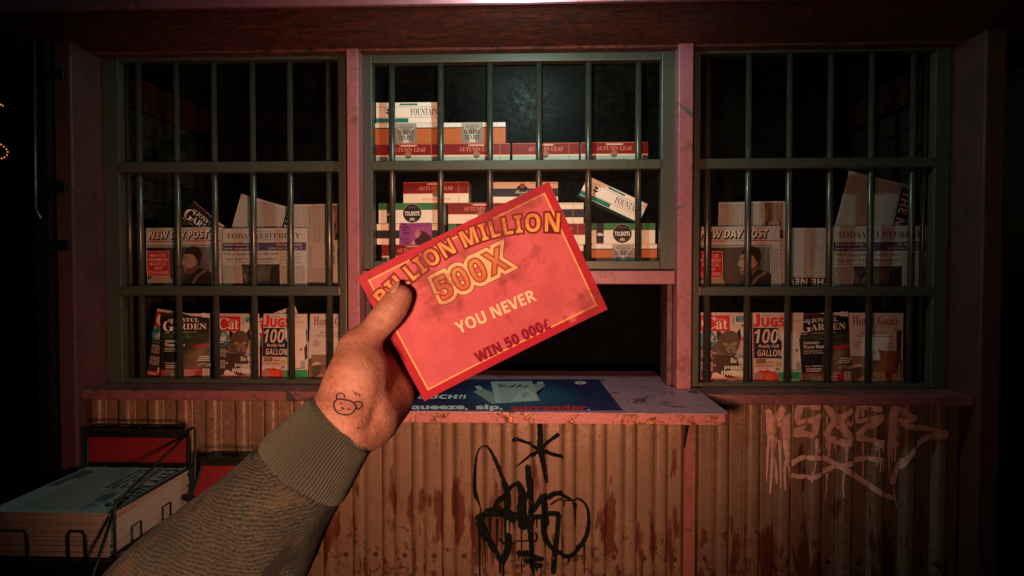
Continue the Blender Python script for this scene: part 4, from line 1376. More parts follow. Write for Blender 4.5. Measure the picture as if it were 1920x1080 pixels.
def art_jugs(p):
    pk = (0.60, 0.43, 0.36, 1)
    p.rect(0, 0, 93, 131, (0.52, 0.47, 0.43, 1), 1); p.rect(0, 0, 1.6, 131, (0.40, 0.02, 0.04, 1), 2)
    p.map(763, 108, 1 / 6.75)
    p.rect(775, 296, 1120, 690, (0.012, 0.016, 0.022, 1), 2)
    p.rect(890, 136, 1000, 143, INK, 3); p.rect(1060, 146, 1290, 152, (0.3, 0.22, 0.2, 1), 3)
    p.text('J', 786, 128, 852, 280, (0.14, 0.01, 0.03, 1), 3, 'sans', off=0.03); p.text('J', 782, 124, 848, 276, (0.60, 0.03, 0.035, 1), 4, 'sans', off=0.02)
    p.text('UGS', 876, 168, 1160, 282, (0.14, 0.01, 0.03, 1), 3, 'sans', off=0.03); p.text('UGS', 872, 164, 1156, 278, (0.60, 0.03, 0.035, 1), 4, 'sans', off=0.02)
    p.text('100', 786, 312, 1080, 492, pk, 4, 'sans', shear=0.2); p.text('Really Full', 832, 505, 1085, 560, pk, 4, 'sans', shear=0.2); p.text('GALLONS', 818, 572, 1165, 655, pk, 4, 'sans', shear=0.12)
    # big milk jug
    p.poly([(1070, 280), (1390, 270), (1390, 330), (1340, 360), (1375, 560), (1350, 830), (1180, 850), (1120, 690), (1120, 470)], (0.58, 0.46, 0.39, 1), 3)
    p.poly([(1075, 285), (1110, 290), (1056, 400), (1120, 480)], (0.38, 0.28, 0.24, 1), 4); p.line([(1225, 220), (1290, 212), (1350, 222)], [6, 16, 4], (0.32, 0.22, 0.19, 1), 4)
    p.ell(1310, 580, 13, 18, BLACK, 5); p.ell(1325, 395, 14, 22, (0.46, 0.36, 0.31, 1), 5); p.poly([(1372, 330), (1392, 300), (1392, 700), (1362, 730), (1350, 560), (1385, 500)], (0.05, 0.025, 0.03, 1), 4)
    p.line([(1215, 838), (1290, 830), (1345, 812)], 10, (0.06, 0.04, 0.04, 1), 5)
    p.rect(775, 680, 1100, 810, (0.55, 0.37, 0.30, 1), 3); p.rect(798, 690, 915, 745, BLACK, 4); p.text('FREE!', 805, 697, 908, 738, (0.45, 0.30, 0.05, 1), 5, 'sans'); p.text('giant', 940, 712, 1018, 748, INK, 5, 'sans'); p.text('poster inside!', 790, 758, 1022, 792, INK, 5, 'sans')
    p.rect(1030, 690, 1120, 845, (0.5, 0.40, 0.32, 1), 4); p.rect(1040, 720, 1112, 785, (0.42, 0.28, 0.06, 1), 5); p.ell(1065, 815, 24, 20, (0.25, 0.18, 0.15, 1), 5)
    pts = []
    for k in range(22):
        a = k / 22 * 6.283; r_ = 1.0 if k % 2 else 0.84
        pts.append((920 + 190 * r_ * math.cos(a), 925 + 105 * r_ * math.sin(a)))
    p.poly([(x, min(y, 986)) for x, y in [(max(q[0], 764), q[1]) for q in pts]], (0.50, 0.035, 0.035, 1), 4); p.rect(763, 880, 900, 988, (0.50, 0.035, 0.035, 1), 4)
    p.ell(825, 900, 48, 60, (0.32, 0.18, 0.14, 1), 5); p.text('Wives &', 870, 868, 1010, 900, (0.62, 0.20, 0.06, 1), 5, 'sans'); p.text('mothers!', 860, 904, 1020, 934, (0.62, 0.20, 0.06, 1), 5, 'sans'); p.rect(900, 946, 1000, 956, (0.6, 0.3, 0.25, 1), 5); p.rect(890, 962, 1015, 970, (0.6, 0.3, 0.25, 1), 5)
    p.poly([(1030, 858), (1391, 848), (1391, 988), (1060, 960), (1092, 905)], (0.03, 0.26, 0.09, 1), 5); p.text('LOTS to try', 1120, 866, 1310, 892, (0.02, 0.08, 0.04, 1), 6, 'sans'); p.text('inside!', 1180, 900, 1310, 930, (0.02, 0.08, 0.04, 1), 6, 'sans')
    p.rect(1085, 948, 1345, 974, (0.62, 0.42, 0.34, 1), 6)
    p.rect(1298, 725, 1370, 845, (0.5, 0.42, 0.37, 1), 6)
    for k in range(9): p.rect(1306, 735 + k * 12, 1362, 740 + k * 12, INK, 7)


def art_garden(p):
    p.rect(0, 0, 90, 131, (0.012, 0.012, 0.010, 1), 1)
    p.map(162, 108, 1 / 6.75)
    def im(u, v):
        n = vn(u * 9, v * 12) * 0.6 + vn(u * 22, v * 28, 3) * 0.4
        base = lerp((0.008, 0.009, 0.006, 1), (0.05, 0.055, 0.022, 1), n * 1.3 - 0.25)
        pth = max(0, 1 - abs(u - (0.78 - 0.25 * max(0, v - 0.5))) * 3.4) * max(0, min(1, (v - 0.25) * 3.5))
        return lerp(base, (0.26, 0.15, 0.10, 1), pth * (0.5 + 0.5 * n))
    p.grid(162, 355, 770, 850, 22, 22, im, 2)
    p.poly([(560, 545), (640, 520), (770, 510), (770, 560), (620, 585)], (0.30, 0.035, 0.03, 1), 3); p.ell(700, 800, 90, 26, (0.30, 0.24, 0.18, 1), 3)
    for k in range(14):
        p.ell(190 + hsh(k, 1) * 380, 380 + hsh(k, 2) * 60, 16, 10, (0.03, 0.10 + 0.08 * hsh(k, 5), 0.02, 1), 3)
    p.poly([(420, 108), (770, 108), (770, 170), (700, 150), (560, 140)], (0.55, 0.47, 0.41, 1), 3); p.poly([(420, 130), (560, 140), (690, 165), (660, 190), (420, 190)], (0.02, 0.016, 0.012, 1), 4)
    for k in range(6): p.ell(700 + 22 * math.cos(k), 130 + 20 * math.sin(k), 15, 13, (0.66, 0.58, 0.52, 1), 5)
    p.ell(700, 130, 7, 7, (0.06, 0.03, 0.02, 1), 6); p.rect(162, 108, 420, 150, (0.05, 0.010, 0.012, 1), 3)
    p.text('THE', 245, 178, 312, 206, WHITE, 6, 'serif'); p.text('JOYFUL', 318, 168, 640, 226, WHITE, 6, 'serif'); p.text('G', 180, 205, 318, 342, WHITE, 6, 'serif'); p.text('ARDEN', 312, 240, 730, 322, WHITE, 6, 'serif')
    p.rect(200, 358, 260, 368, (0.4, 0.36, 0.3, 1), 5); p.rect(305, 350, 610, 358, (0.3, 0.26, 0.22, 1), 5)
    p.rect(178, 440, 420, 850, (0.010, 0.011, 0.008, 1), 3)
    p.text("Autumn's", 205, 448, 398, 490, WHITE, 6, 'serif'); p.text('Warm Hues', 205, 502, 460, 545, WHITE, 6, 'serif'); p.text('Mixed flowers to', 205, 562, 420, 586, (0.55, 0.48, 0.42, 1), 6, 'serif'); p.text('keep the show going', 205, 592, 440, 616, (0.55, 0.48, 0.42, 1), 6, 'serif')
    p.text('Stay Outdoors', 215, 755, 420, 782, (0.55, 0.48, 0.42, 1), 6, 'serif'); p.rect(218, 795, 410, 808, (0.5, 0.43, 0.38, 1), 6); p.rect(218, 822, 400, 834, (0.5, 0.43, 0.38, 1), 6)
    for k in range(3): p.rect(640 - k * 12, 680 + k * 26, 765, 694 + k * 26, (0.5, 0.43, 0.38, 1), 6)
    p.rect(162, 850, 770, 992, (0.27, 0.022, 0.03, 1), 4)
    for k in range(3): p.grid(205 + k * 72, 866, 268 + k * 72, 985, 4, 6, lambda u, v: lerp((0.03, 0.05, 0.02, 1), (0.25, 0.2, 0.13, 1), vn(u * 4 + k * 3, v * 5, 9)), 5)
    for k in range(5): p.rect(455, 862 + k * 22, 650 - hsh(k, 8) * 90, 872 + k * 22, (0.55, 0.34, 0.30, 1), 5)
    p.rect(684, 852, 764, 975, (0.5, 0.44, 0.38, 1), 5)
    for k in range(9): p.rect(692, 862 + k * 12, 756, 867 + k * 12, INK, 6)


def art_home(p):
    p.rect(0, 0, 97, 131, (0.48, 0.45, 0.42, 1), 1)
    p.map(770, 108, 1 / 6.75)
    p.grid(770, 700, 1420, 990, 8, 6, lambda u, v: lerp((0.08, 0.06, 0.045, 1), (0.25, 0.15, 0.09, 1), v * 1.2 - 0.3 + 0.3 * vn(u * 5, v * 3)), 2)
    p.text('Home Goals', 825, 148, 1365, 262, (0.20, 0.028, 0.045, 1), 4, 'serif'); p.rect(885, 278, 1300, 287, (0.3, 0.24, 0.2, 1), 4)
    p.text('SPACE & LIGHT', 915, 340, 1255, 375, (0.09, 0.06, 0.06, 1), 4, 'serif'); p.rect(870, 394, 1310, 406, (0.22, 0.16, 0.14, 1), 4)
    p.ell(1335, 315, 36, 34, (0.38, 0.20, 0.06, 1), 4); p.rect(1312, 308, 1358, 322, (0.5, 0.38, 0.25, 1), 5)
    for k, w in enumerate((70, 115, 95, 75)): p.rect(826, 456 + k * 24, 826 + w, 466 + k * 24, (0.30, 0.16, 0.14, 1) if k == 0 else (0.2, 0.15, 0.13, 1), 4)
    p.text('28', 1248, 446, 1290, 472, (0.42, 0.14, 0.11, 1), 4, 'serif')
    for k, w in enumerate((90, 70, 125, 60)): p.rect(1268 - w / 2, 486 + k * 22, 1268 + w / 2, 496 + k * 22, (0.22, 0.16, 0.14, 1), 4)
    for k in range(3): p.rect(1045 - (k % 2) * 20, 572 + k * 24, 1105, 582 + k * 24, (0.25, 0.19, 0.16, 1), 4)
    p.poly([(1345, 330), (1410, 320), (1395, 860), (1345, 900)], (0.05, 0.04, 0.03, 1), 3)
    p.poly([(800, 650), (1056, 650), (1056, 760), (930, 800), (808, 780)], (0.20, 0.14, 0.10, 1), 3); p.poly([(805, 790), (860, 745), (925, 750), (930, 775), (830, 800)], (0.48, 0.36, 0.28, 1), 4); p.poly([(808, 800), (930, 790), (930, 900), (880, 950), (808, 960)], (0.09, 0.06, 0.045, 1), 4)
    p.poly([(1120, 555), (1180, 575), (1330, 580), (1385, 590), (1350, 700), (1330, 830), (1210, 860), (1056, 840), (1145, 700)], (0.23, 0.085, 0.04, 1), 5, True); p.poly([(1330, 600), (1388, 590), (1350, 740), (1338, 820), (1312, 800)], (0.13, 0.045, 0.022, 1), 6)
    p.poly([(1040, 745), (1056, 750), (1056, 850), (1040, 850)], (0.19, 0.07, 0.035, 1), 5); p.poly([(1030, 850), (1200, 845), (1330, 860), (1320, 930), (1180, 960), (1030, 880)], (0.32, 0.16, 0.08, 1), 6); p.poly([(1200, 850), (1320, 822), (1335, 850), (1290, 880), (1280, 960), (1210, 930)], (0.17, 0.06, 0.03, 1), 7)
    p.poly([(770, 985), (930, 905), (1100, 940), (1180, 990)], (0.36, 0.19, 0.10, 1), 4); p.poly([(1355, 860), (1385, 700), (1395, 870)], (0.45, 0.24, 0.13, 1), 5)
    p.rect(1305, 872, 1388, 992, (0.45, 0.38, 0.33, 1), 7)
    for k in range(9): p.rect(1313, 882 + k * 12, 1380, 887 + k * 12, INK, 8)


MAG = {'cat': (art_cat, 92, 'paper_edge'), 'jugs': (art_jugs, 93, 'paper_edge'), 'garden': (art_garden, 90, 'paper_edge'), 'home': (art_home, 97, 'paper_edge')}
_mag = {}


def magazine(kind, cx, yb, label, rot=0, yaw=0, Y=2.895, shelf=None, curl=0.004, lean=3.0, group='magazines standing on the lowest shelves', sc=1.0):
    fn, w, _ = MAG[kind]
    if kind not in _mag:
        wp = lambda X, Z: 0.010 * (Z / 0.31) ** 2 * (X / 0.1) - 0.5 * 0.008 * (X / 0.1) ** 2
        body = slab(w * MS, 131 * MS, 0.004, 'magazine', M['paper_edge'], None, wp, 8, 5)
        p = Print(w, 131, 0.00010)
        fn(p)
        pr = p.panel('front_cover', M['magprint'], MS * 0.997, body, y0=0.0005, warp=wp)
        pr.location.z = 0.0005
        _mag[kind] = (body, pr); o = body
    else:
        b, f = _mag[kind]
        o = b.copy(); COL.objects.link(o); f2 = f.copy(); COL.objects.link(f2); f2.parent = o
    c = at(cx, yb, Y)
    o.location = c
    if shelf: o.location.z = SH[shelf][0] + 0.001
    o.rotation_euler = (R(-lean), R(rot), R(yaw))
    o.scale = (sc, 1, sc)
    tag(o, label, 'magazine', group)
    return o


magazine('cat', 316, 713, 'cat-cover magazine tilted behind the dark garden magazine', 7, -4, 2.920, 'l2')
magazine('garden', 347, 712, 'dark garden magazine standing upright in front of a tilted cat magazine', 0.4, 14, 2.895, 'l2', sc=0.97)
magazine('cat', 443, 712, 'upright cat-cover magazine standing between the upright garden magazine and a milk-jug magazine', 0, -3, 2.900, 'l2', sc=0.97)
o = magazine('cat', 540, 700, 'cat-cover magazine slanting up from behind the milk-jug magazine by the raised hand', -20, 0, 2.920, None, sc=0.97)
o.location = at(553.5, 703.5, 2.920)
magazine('jugs', 532, 712, 'milk-jug magazine with another magazine poking out above it', 0, -2, 2.895, 'l2', sc=0.97)
magazine('home', 624, 712, 'home-decor magazine with armchair, partly covered by the raised hand', 0.3, 2, 2.897, 'l2', sc=0.97)
magazine('cat', 1361, 719, 'upright cat-cover magazine beside the pink mullion next to the serving hatch', 0, -2, 2.895, 'r2')
magazine('jugs', 1460, 719, 'milk-jug magazine between a cat magazine and a slightly tilted garden magazine', 0, 3, 2.897, 'r2')
magazine('garden', 1551, 719, 'dark garden magazine tilted against the home-decor magazine', -3, 0, 2.893, 'r2')
magazine('home', 1643, 719, 'home-decor magazine with the whole brown armchair in view', 0, -2, 2.903, 'r2')
o = magazine('garden', 404, 440, 'dark garden magazine slanting out from behind a newspaper', 38, 0, 2.930, None, group='magazines standing on the lowest shelves')
ctr = at(352, 452, 2.930)
o.location = ctr - Matrix.Rotation(R(38), 3, 'Y') @ Vector((0, 0, 131 * MS / 2))

# ---- newspapers


def man(p, x0, y0, x1, y1, layer):
    "photograph of a dark-haired man in profile, in the 5.4x measured frame"
    p.grid(x0, y0, x1, y1, 16, 14, lambda u, v: lerp(lerp((0.012, 0.009, 0.007, 1), (0.075, 0.05, 0.034, 1), vn(u * 5, v * 4) * 1.3 - .2), (0.13, 0.15, 0.15, 1), (1 - abs(u - 0.93) * 9) * (1 - v)), layer)
    p.poly([(75, 960), (150, 900), (300, 900), (340, 1000), (340, 1056), (75, 1056)], (0.26, 0.20, 0.15, 1), layer + 1)
    sk = (0.27, 0.16, 0.11, 1); skd = (0.10, 0.05, 0.032, 1)
    p.poly([(470, 700), (500, 655), (570, 650), (620, 690), (640, 760), (625, 830), (570, 870), (510, 890), (478, 870), (470, 830), (458, 800), (445, 785), (462, 740)], sk, layer + 2, True)
    p.poly([(478, 690), (500, 640), (560, 612), (630, 625), (665, 690), (650, 780), (625, 820), (610, 760), (590, 710), (540, 690)], (0.018, 0.012, 0.009, 1), layer + 3, True)
    p.poly([(475, 722), (520, 712), (530, 722), (480, 732)], skd, layer + 4); p.ell(492, 742, 12, 5, skd, layer + 4); p.poly([(462, 808), (500, 812), (496, 824), (468, 824)], skd, layer + 4); p.poly([(480, 840), (560, 830), (620, 800), (600, 880), (520, 895), (490, 880)], skd, layer + 3, True)
    p.ell(618, 770, 14, 22, (0.17, 0.085, 0.055, 1), layer + 4)
    p.poly([(430, 1056), (480, 960), (540, 920), (640, 830), (700, 850), (760, 880), (760, 1056)], (0.014, 0.010, 0.009, 1), layer + 4); p.poly([(550, 990), (620, 900), (700, 850), (720, 870), (640, 920), (570, 1010)], (0.11, 0.075, 0.05, 1), layer + 5)


def art_post(p):
    p.rect(0, 0, 146, 120, PAPER, 1)
    p.map(70, 416, 1 / 5.4)
    p.text('NEW DAY POST', 103, 456, 750, 538, BLACK, 2, 'sans', off=0.035, shear=0.22); p.text('NEW DAY POST', 96, 450, 740, 528, BLACK, 3, 'sans', off=0.03, shear=0.22); p.text('NEW DAY POST', 95, 449, 738, 526, (0.62, 0.55, 0.48, 1), 4, 'sans', off=-0.004, shear=0.22)
    p.rect(74, 552, 350, 562, (0.34, 0.03, 0.04, 1), 2); p.rect(358, 554, 480, 560, GREYT, 2); p.rect(490, 550, 848, 560, (0.34, 0.03, 0.04, 1), 2)
    p.rect(74, 597, 775, 603, INK, 2); p.rect(74, 607, 763, 610, INK, 2); p.rect(770, 600, 776, 1056, INK, 2); p.rect(760, 607, 763, 1056, INK, 2)
    man(p, 76, 618, 752, 1056, 3)
    p.rect(76, 656, 306, 914, (0.52, 0.36, 0.30, 1), 8); p.rect(80, 660, 302, 910, (0.36, 0.016, 0.024, 1), 9)
    for k, (s_, a, b) in enumerate((('MAYOR', 116, 268), ('PROMISES', 97, 287), ('RADICAL', 108, 278), ('NEW', 150, 234), ('CHANGES', 95, 290))): p.text(s_, a, 684 + k * 44, b, 716 + k * 44, (0.56, 0.36, 0.30, 1), 10, 'n', off=0.006)
    p.body(785, 640, 846, 1056, 13, GREYT, 2, 3)


def art_today(p):
    p.rect(0, 0, 163, 118, PAPER, 1)
    p.map(95, 420, 1 / 5.4)
    p.rect(330, 448, 725, 453, GREYT, 2); p.rect(330, 538, 725, 543, GREYT, 2); p.text('TODAY YESTERDAY', 135, 470, 908, 526, INK, 3, 'serif')
    p.rect(98, 568, 964, 652, (0.055, 0.036, 0.075, 1), 2); tx = (0.36, 0.30, 0.27, 1)
    p.text('How healthy are', 115, 576, 475, 606, tx, 3, 'serif'); p.text('new superfoods?', 115, 614, 480, 644, tx, 3, 'serif'); p.text('The fundamental', 665, 576, 920, 604, tx, 3, 'serif'); p.text('interview on page 3', 585, 614, 922, 644, tx, 3, 'serif')
    p.text('What happened to the new', 110, 668, 692, 706, INK, 3, 'serif'); p.text('rail line? Utter shambles!', 126, 718, 676, 755, INK, 3, 'serif'); p.rect(110, 768, 640, 776, GREYT, 2)
    p.rect(713, 662, 716, 1056, GREYT, 2)
    for k, s_ in enumerate(('You earn out', 'in a fast', 'market for', 'management')): p.text(s_, 728, 671 + k * 32, 905 + (k % 2) * 20, 693 + k * 32, (0.13, 0.11, 0.1, 1), 3, 'serif')
    p.body(102, 796, 282, 1056, 12.5, GREYT, 2, 1, 0.5); p.body(724, 812, 958, 1056, 12.5, GREYT, 2, 2, 0.5)
    p.grid(288, 792, 706, 1056, 20, 16, lambda u, v: lerp((0.012, 0.011, 0.01, 1), (0.13, 0.11, 0.09, 1), (1 - abs(v - 0.42) * 2.0) * 0.8 * (1 - max(0, u - 0.55) * 2) - 0.25 + 0.5 * vn(u * 7, v * 7)), 3)
    for k in range(16):
        bx = 345 + hsh(k, 1) * 90 - 30
        p.line([(350, 1010), (352, 930), (bx, 880 - hsh(k, 2) * 60), (bx + (bx - 350) * 0.7, 800 + hsh(k, 3) * 50)], [9, 7, 4, 1.5], (0.012, 0.01, 0.009, 1), 4)
    p.line([(350, 1056), (350, 930)], [16, 9], (0.012, 0.01, 0.009, 1), 4); p.poly([(590, 1056), (600, 860), (640, 800), (700, 820), (704, 1056)], (0.012, 0.011, 0.009, 1), 4)


def art_plain_strip(p):
    "back page with a black strip reading THE NEW down its side"
    p.rect(0, 0, 128, 125, PAPER, 1)
    p.rect(97, 3, 98, 125, INK, 2); p.rect(96, 3, 128, 4, INK, 2); p.rect(100, 6, 127, 125, BLACK, 2)
    p.text('THE NEW', 62, 54, 164, 72, (0.45, 0.38, 0.32, 1), 3, 'sans', warp=rot90(113, 63), off=0.01)
    for c in range(4): p.body(3 + c * 23.5, 5, 24 + c * 23.5, 122, 2.3, (0.19, 0.175, 0.16, 1), 2, c, 0.45, True)


def art_plain_photo(p):
    "inside page with a photograph at its top corner and a headline running up the side"
    p.rect(0, 0, 124, 168, PAPER, 1)
    for c in range(4): p.body(2 + c * 20, 4, 20 + c * 20, 74, 2.6, (0.18, 0.165, 0.15, 1), 2, c + 5, 0.45, True)
    p.body(2, 78, 20, 164, 2.3, (0.18, 0.165, 0.15, 1), 2, 20, 0.45); p.body(24, 122, 80, 164, 2.3, (0.18, 0.165, 0.15, 1), 2, 21, 0.45, True); p.body(2, 78, 40, 120, 2.3, (0.18, 0.165, 0.15, 1), 2, 22, 0.45, True)
    p.grid(84, 3, 120, 70, 8, 12, lambda u, v: lerp((0.05, 0.03, 0.02, 1), (0.26, 0.16, 0.10, 1), vn(u * 4, v * 3) * 1.3 - .1), 3)
    p.ell(101, 42, 15, 12, (0.02, 0.013, 0.011, 1), 4); p.ell(102, 46, 11, 9, (0.27, 0.17, 0.12, 1), 5); p.ell(98, 44, 2, 1.4, INK, 6); p.ell(106, 44, 2, 1.4, INK, 6); p.poly([(88, 56), (100, 52), (118, 54), (119, 69), (86, 69)], (0.02, 0.016, 0.016, 1), 4)
    for k in range(4): p.line([(90 + k * 9, 4), (91 + k * 9, 30)], [2, 1], (0.13, 0.08, 0.05, 1), 4)
    p.text('Who do you', 50, 94, 90, 101, INK, 3, 'serif', warp=rot270(70, 97.5)); p.text('think owns', 64, 94, 102, 101, INK, 3, 'serif', warp=rot270(83, 97.5)); p.text('our time', 76, 94, 104, 101, INK, 3, 'serif', warp=rot270(92, 97.5))


def art_plain_flip(p):
    "page stood on its head: small type above, black masthead strip reading THE NEW upside down"
    p.rect(0, 0, 86, 124, PAPER, 1)
    for c in range(2): p.body(2 + c * 43, 3, 41 + c * 43, 90, 2.3, (0.18, 0.165, 0.15, 1), 2, c + 31, 0.5)
    p.rect(0, 92, 86, 93.2, INK, 2); p.rect(0, 95.5, 86, 124, BLACK, 2)
    p.text('THE NEW', 2, 98, 82, 110, (0.45, 0.38, 0.32, 1), 3, 'sans', warp=rot180(42, 104), off=0.01)


PAP = {'post': (art_post, 146, 120), 'today': (art_today, 163, 118), 'strip': (art_plain_strip, 128, 125), 'photo': (art_plain_photo, 124, 168), 'flip': (art_plain_flip, 86, 124)}
_pap = {}


def paper(kind, xl_, yt, label, rot=0.0, yaw=0, Y=2.895, sc=1.0):
    fn, w, h = PAP[kind]
    if kind not in _pap:
        wp = lambda X, Z: 0.006 * math.sin(X * 11 + Z * 6) + 0.004 * math.sin(Z * 19 + X * 4) + 0.006 * math.sin(X * 23)
        body = slab(w * MS, h * MS, 0.007, 'newspaper', M['newsside'], None, wp, 14, 10)
        p = Print(w, h, 0.00011)
        fn(p)
        pr = p.panel('front_page', M['newsprint'], MS * 0.998, body, y0=0.0009, warp=wp)
        pr.location.z = 0.0004
        _pap[kind] = (body, pr); o = body
    else:
        b, f = _pap[kind]
        o = b.copy(); COL.objects.link(o); f2 = f.copy(); COL.objects.link(f2); f2.parent = o
    tl = at(xl_, yt, Y)
    Rm = Matrix.Rotation(R(yaw), 3, 'Z') @ Matrix.Rotation(R(rot), 3, 'Y')
    o.location = tl - Rm @ Vector((-w * MS * sc / 2, 0, h * MS * sc))
    o.rotation_euler = (0, R(rot), R(yaw))
    o.scale = (sc, 1, sc)
    tag(o, label, 'newspaper', 'newspapers displayed behind the bars')
    return o


paper('post', 273.5, 427.5, 'tabloid with red panel and man in profile, below the slanting garden magazine', -0.6, 0, 2.890)
paper('today', 417, 428.5, 'broadsheet with purple band, standing next to the tabloid near the slanting garden magazine', -0.3, 0, 2.885, 0.99)
paper('strip', 452, 363, 'tilted newspaper whose plain back page rises beside the slanting garden magazine', 16, 0, 2.930, 0.95)
paper('photo', 545, 383.5, 'newspaper page with sideways headline, beside the frame edge next to the pink mullion', -0.5, 0, 2.915, 0.99)
paper('post', 1309, 425, 'tabloid with red panel and man in profile, below an upright page with small photo', -0.4, 0, 2.890, 1.03)
paper('today', 1562, 424.5, 'broadsheet with purple band, under the tilted page at the darker end window', -0.4, 0, 2.885, 1.065)
paper('strip', 1594, 320, 'tilted newspaper with large black side strip, rising above the broadsheet in the darker end window', 14, 3, 2.930, 1.0)
paper('photo', 1347, 379.5, 'newspaper page with small portrait photo, standing behind the tabloid by the hatch', -0.9, 0, 2.920, 0.99)
paper('flip', 1473, 427.5, 'newspaper standing on its head between the tabloid and the broadsheet', 0.3, 0, 2.915, 0.96)

# ---- poster lying on the counter


def ontop(px, py, z):
    v = FWD + RIGHT * ((px - 960) / F) - UP * ((py - 540) / F)
    return Vector((0, 0, EYE)) + v * ((z - EYE) / v.z)


A, B, Cc = ontop(1123, 712, zl), ontop(1168, 770.5, zl), ontop(728, 770.5, zl)
xw = (B - Cc).normalized(); yw = Vector((-xw.y, xw.x, 0))
pw = (B - Cc).length * 1000; ph = (A - B).dot(yw) * 1000
skew = (A - B).dot(xw) * 1000


def pl(px, py):
    q = ontop(px, py, zl) - Cc
    return (q.dot(xw) * 1000, ph - q.dot(yw) * 1000)


class PP(Print):
    def t(s, x, y): return pl(x / 4.174 + 740, y / 4.174 + 680)


p = PP(pw, ph, 0.00008)
pr = Print(pw, ph, 0.00008)
e0 = math.hypot(0.5, 0.5)


def bgc(u, v):
    d = math.hypot((u - 0.57) * 1.5, (v - 0.55) * 0.9)
    return lerp((0.008, 0.11, 0.17, 1), (0.003, 0.008, 0.06, 1), d * 2.1)


pr.grid(0, 0, pw, ph, 26, 12, bgc, 1)
p.v, p.f, p.c = pr.v, pr.f, pr.c
wt = (0.52, 0.56, 0.54, 1)
p.text('POUCH?!', 110, 254, 556, 285, wt, 4, 'sans', off=0.03, shear=0.1); p.text('Squeeze,', 60, 333, 570, 378, wt, 4, 'sans', off=0.035); p.text('sip,', 640, 333, 842, 378, wt, 4, 'sans', off=0.035)
p.text('surrender', 912, 338, 1497, 374, (0.50, 0.012, 0.012, 1), 4, 'sans', off=0.035); p.ell(1520, 371, 11, 4, wt, 4)
gr = (0.23, 0.27, 0.27, 1)
p.poly([(612, 232), (660, 210), (700, 210), (770, 240), (790, 322), (750, 325)], gr, 3); p.poly([(625, 190), (655, 182), (685, 195), (690, 212), (655, 216)], (0.36, 0.4, 0.39, 1), 4); p.line([(618, 234), (755, 326)], [5, 9], (0.02, 0.03, 0.04, 1), 4)
p.poly([(1080, 180), (1120, 160), (1185, 180), (1056, 270), (1110, 268)], gr, 3); p.poly([(1115, 152), (1160, 152), (1168, 168), (1118, 170)], (0.36, 0.4, 0.39, 1), 4)
p.poly([(750, 150), (1075, 147), (1135, 302), (962, 312), (790, 322)], (0.30, 0.345, 0.34, 1), 5); p.poly([(985, 225), (1060, 215), (1110, 290), (940, 302), (930, 285)], (0.40, 0.44, 0.43, 1), 6, True); p.poly([(990, 240), (1040, 235), (1050, 262), (1000, 282)], (0.27, 0.31, 0.31, 1), 7, True); p.poly([(755, 155), (800, 155), (830, 316), (795, 320)], (0.36, 0.40, 0.39, 1), 6)
p.text('Vodka', 800, 172, 1048, 196, INK, 8, 'script', off=0.02)
p.ell(1455, 160, 52, 15, (0.42, 0.02, 0.02, 1), 4); p.ell(1455, 160, 43, 11.5, (0.6, 0.6, 0.57, 1), 5); p.text('18+', 1428, 153, 1484, 168, INK, 6, 'sans')
p.w = 0; p.h = 0
body = MB().box(0, pw / 1000, 0, ph / 1000, 0, 0.0008).build('counter_poster', M['posterprint'])
att = body.data.color_attributes.new('Col', 'FLOAT_COLOR', 'CORNER')
att.data.foreach_set('color', [0.01, 0.014, 0.05, 1] * len(att.data))
art = p.panel('printed_face', M['posterprint'], 0.001, body, y0=0.0009, flat=True)
art.location = (0, ph / 1000, 0)
body.location = (Cc.x, Cc.y, zl + 0.0004)
body.rotation_euler = (0, 0, math.atan2(xw.y, xw.x))
tag(body, 'dark blue drinks poster with a pale pouch, lying flat on the counter', 'poster')

# ---- the scratch ticket in the hand


def rod(r):
    r = np.array(r); t = np.linalg.norm(r); k = r / t
    K = np.array([[0, -k[2], k[1]], [k[2], 0, -k[0]], [-k[1], k[0], 0]])
    return np.eye(3) + np.sin(t) * K + (1 - np.cos(t)) * K @ K


def camvec(a): return RIGHT * a[0] - UP * a[1] + FWD * a[2]


Rt = rod((0.206, -0.0747, -0.4579))
tx_, ty_, tz_ = camvec(Rt[:, 0]), camvec(-Rt[:, 1]), camvec(Rt[:, 2])
TW, TH = 0.150, 0.103
tc = Vector((0, 0, EYE)) + camvec((-0.0193, 0.0035, 0.4797))
p = Print(400, 400 * TH / TW, 0.00003)
HH = p.h
p.rect(0, 0, 400, HH, (0.43, 0.020, 0.042, 1), 1)
p.rect(15.5, 15, 384.5, HH - 16, (0.76, 0.44, 0.16, 1), 2)


def tb(u, v):
    n = vn(u * 6, v * 4, 2) * 0.6 + vn(u * 15, v * 10, 4) * 0.4
    return lerp((0.50, 0.095, 0.112, 1), (0.63, 0.145, 0.155, 1), n)


p.grid(18.5, 18, 381.5, HH - 19, 24, 16, tb, 3)
for k in range(9): p.line([(30 + k * 45, 18.5), (15 + k * 45, HH - 19.5)] if False else [(34 + k * 42, 20), (22 + k * 42, HH - 22)], 0.7, (0.51, 0.092, 0.10, 1), 4)
for k in range(6): p.line([(19, 45 + k * 38), (381, 40 + k * 38)], 0.7, (0.51, 0.092, 0.10, 1), 4)
MIDV, SAG = 26.5, 55.0


def arch(X, Y):
    SG = np.where(X < 196, 39.0, SAG)
    m = 2 * SG * (X - 196) / 196.0 ** 2
    return X - m * (Y - MIDV) * 0.0 + m * (MIDV - Y), Y + SG * ((X - 196) / 196.0) ** 2


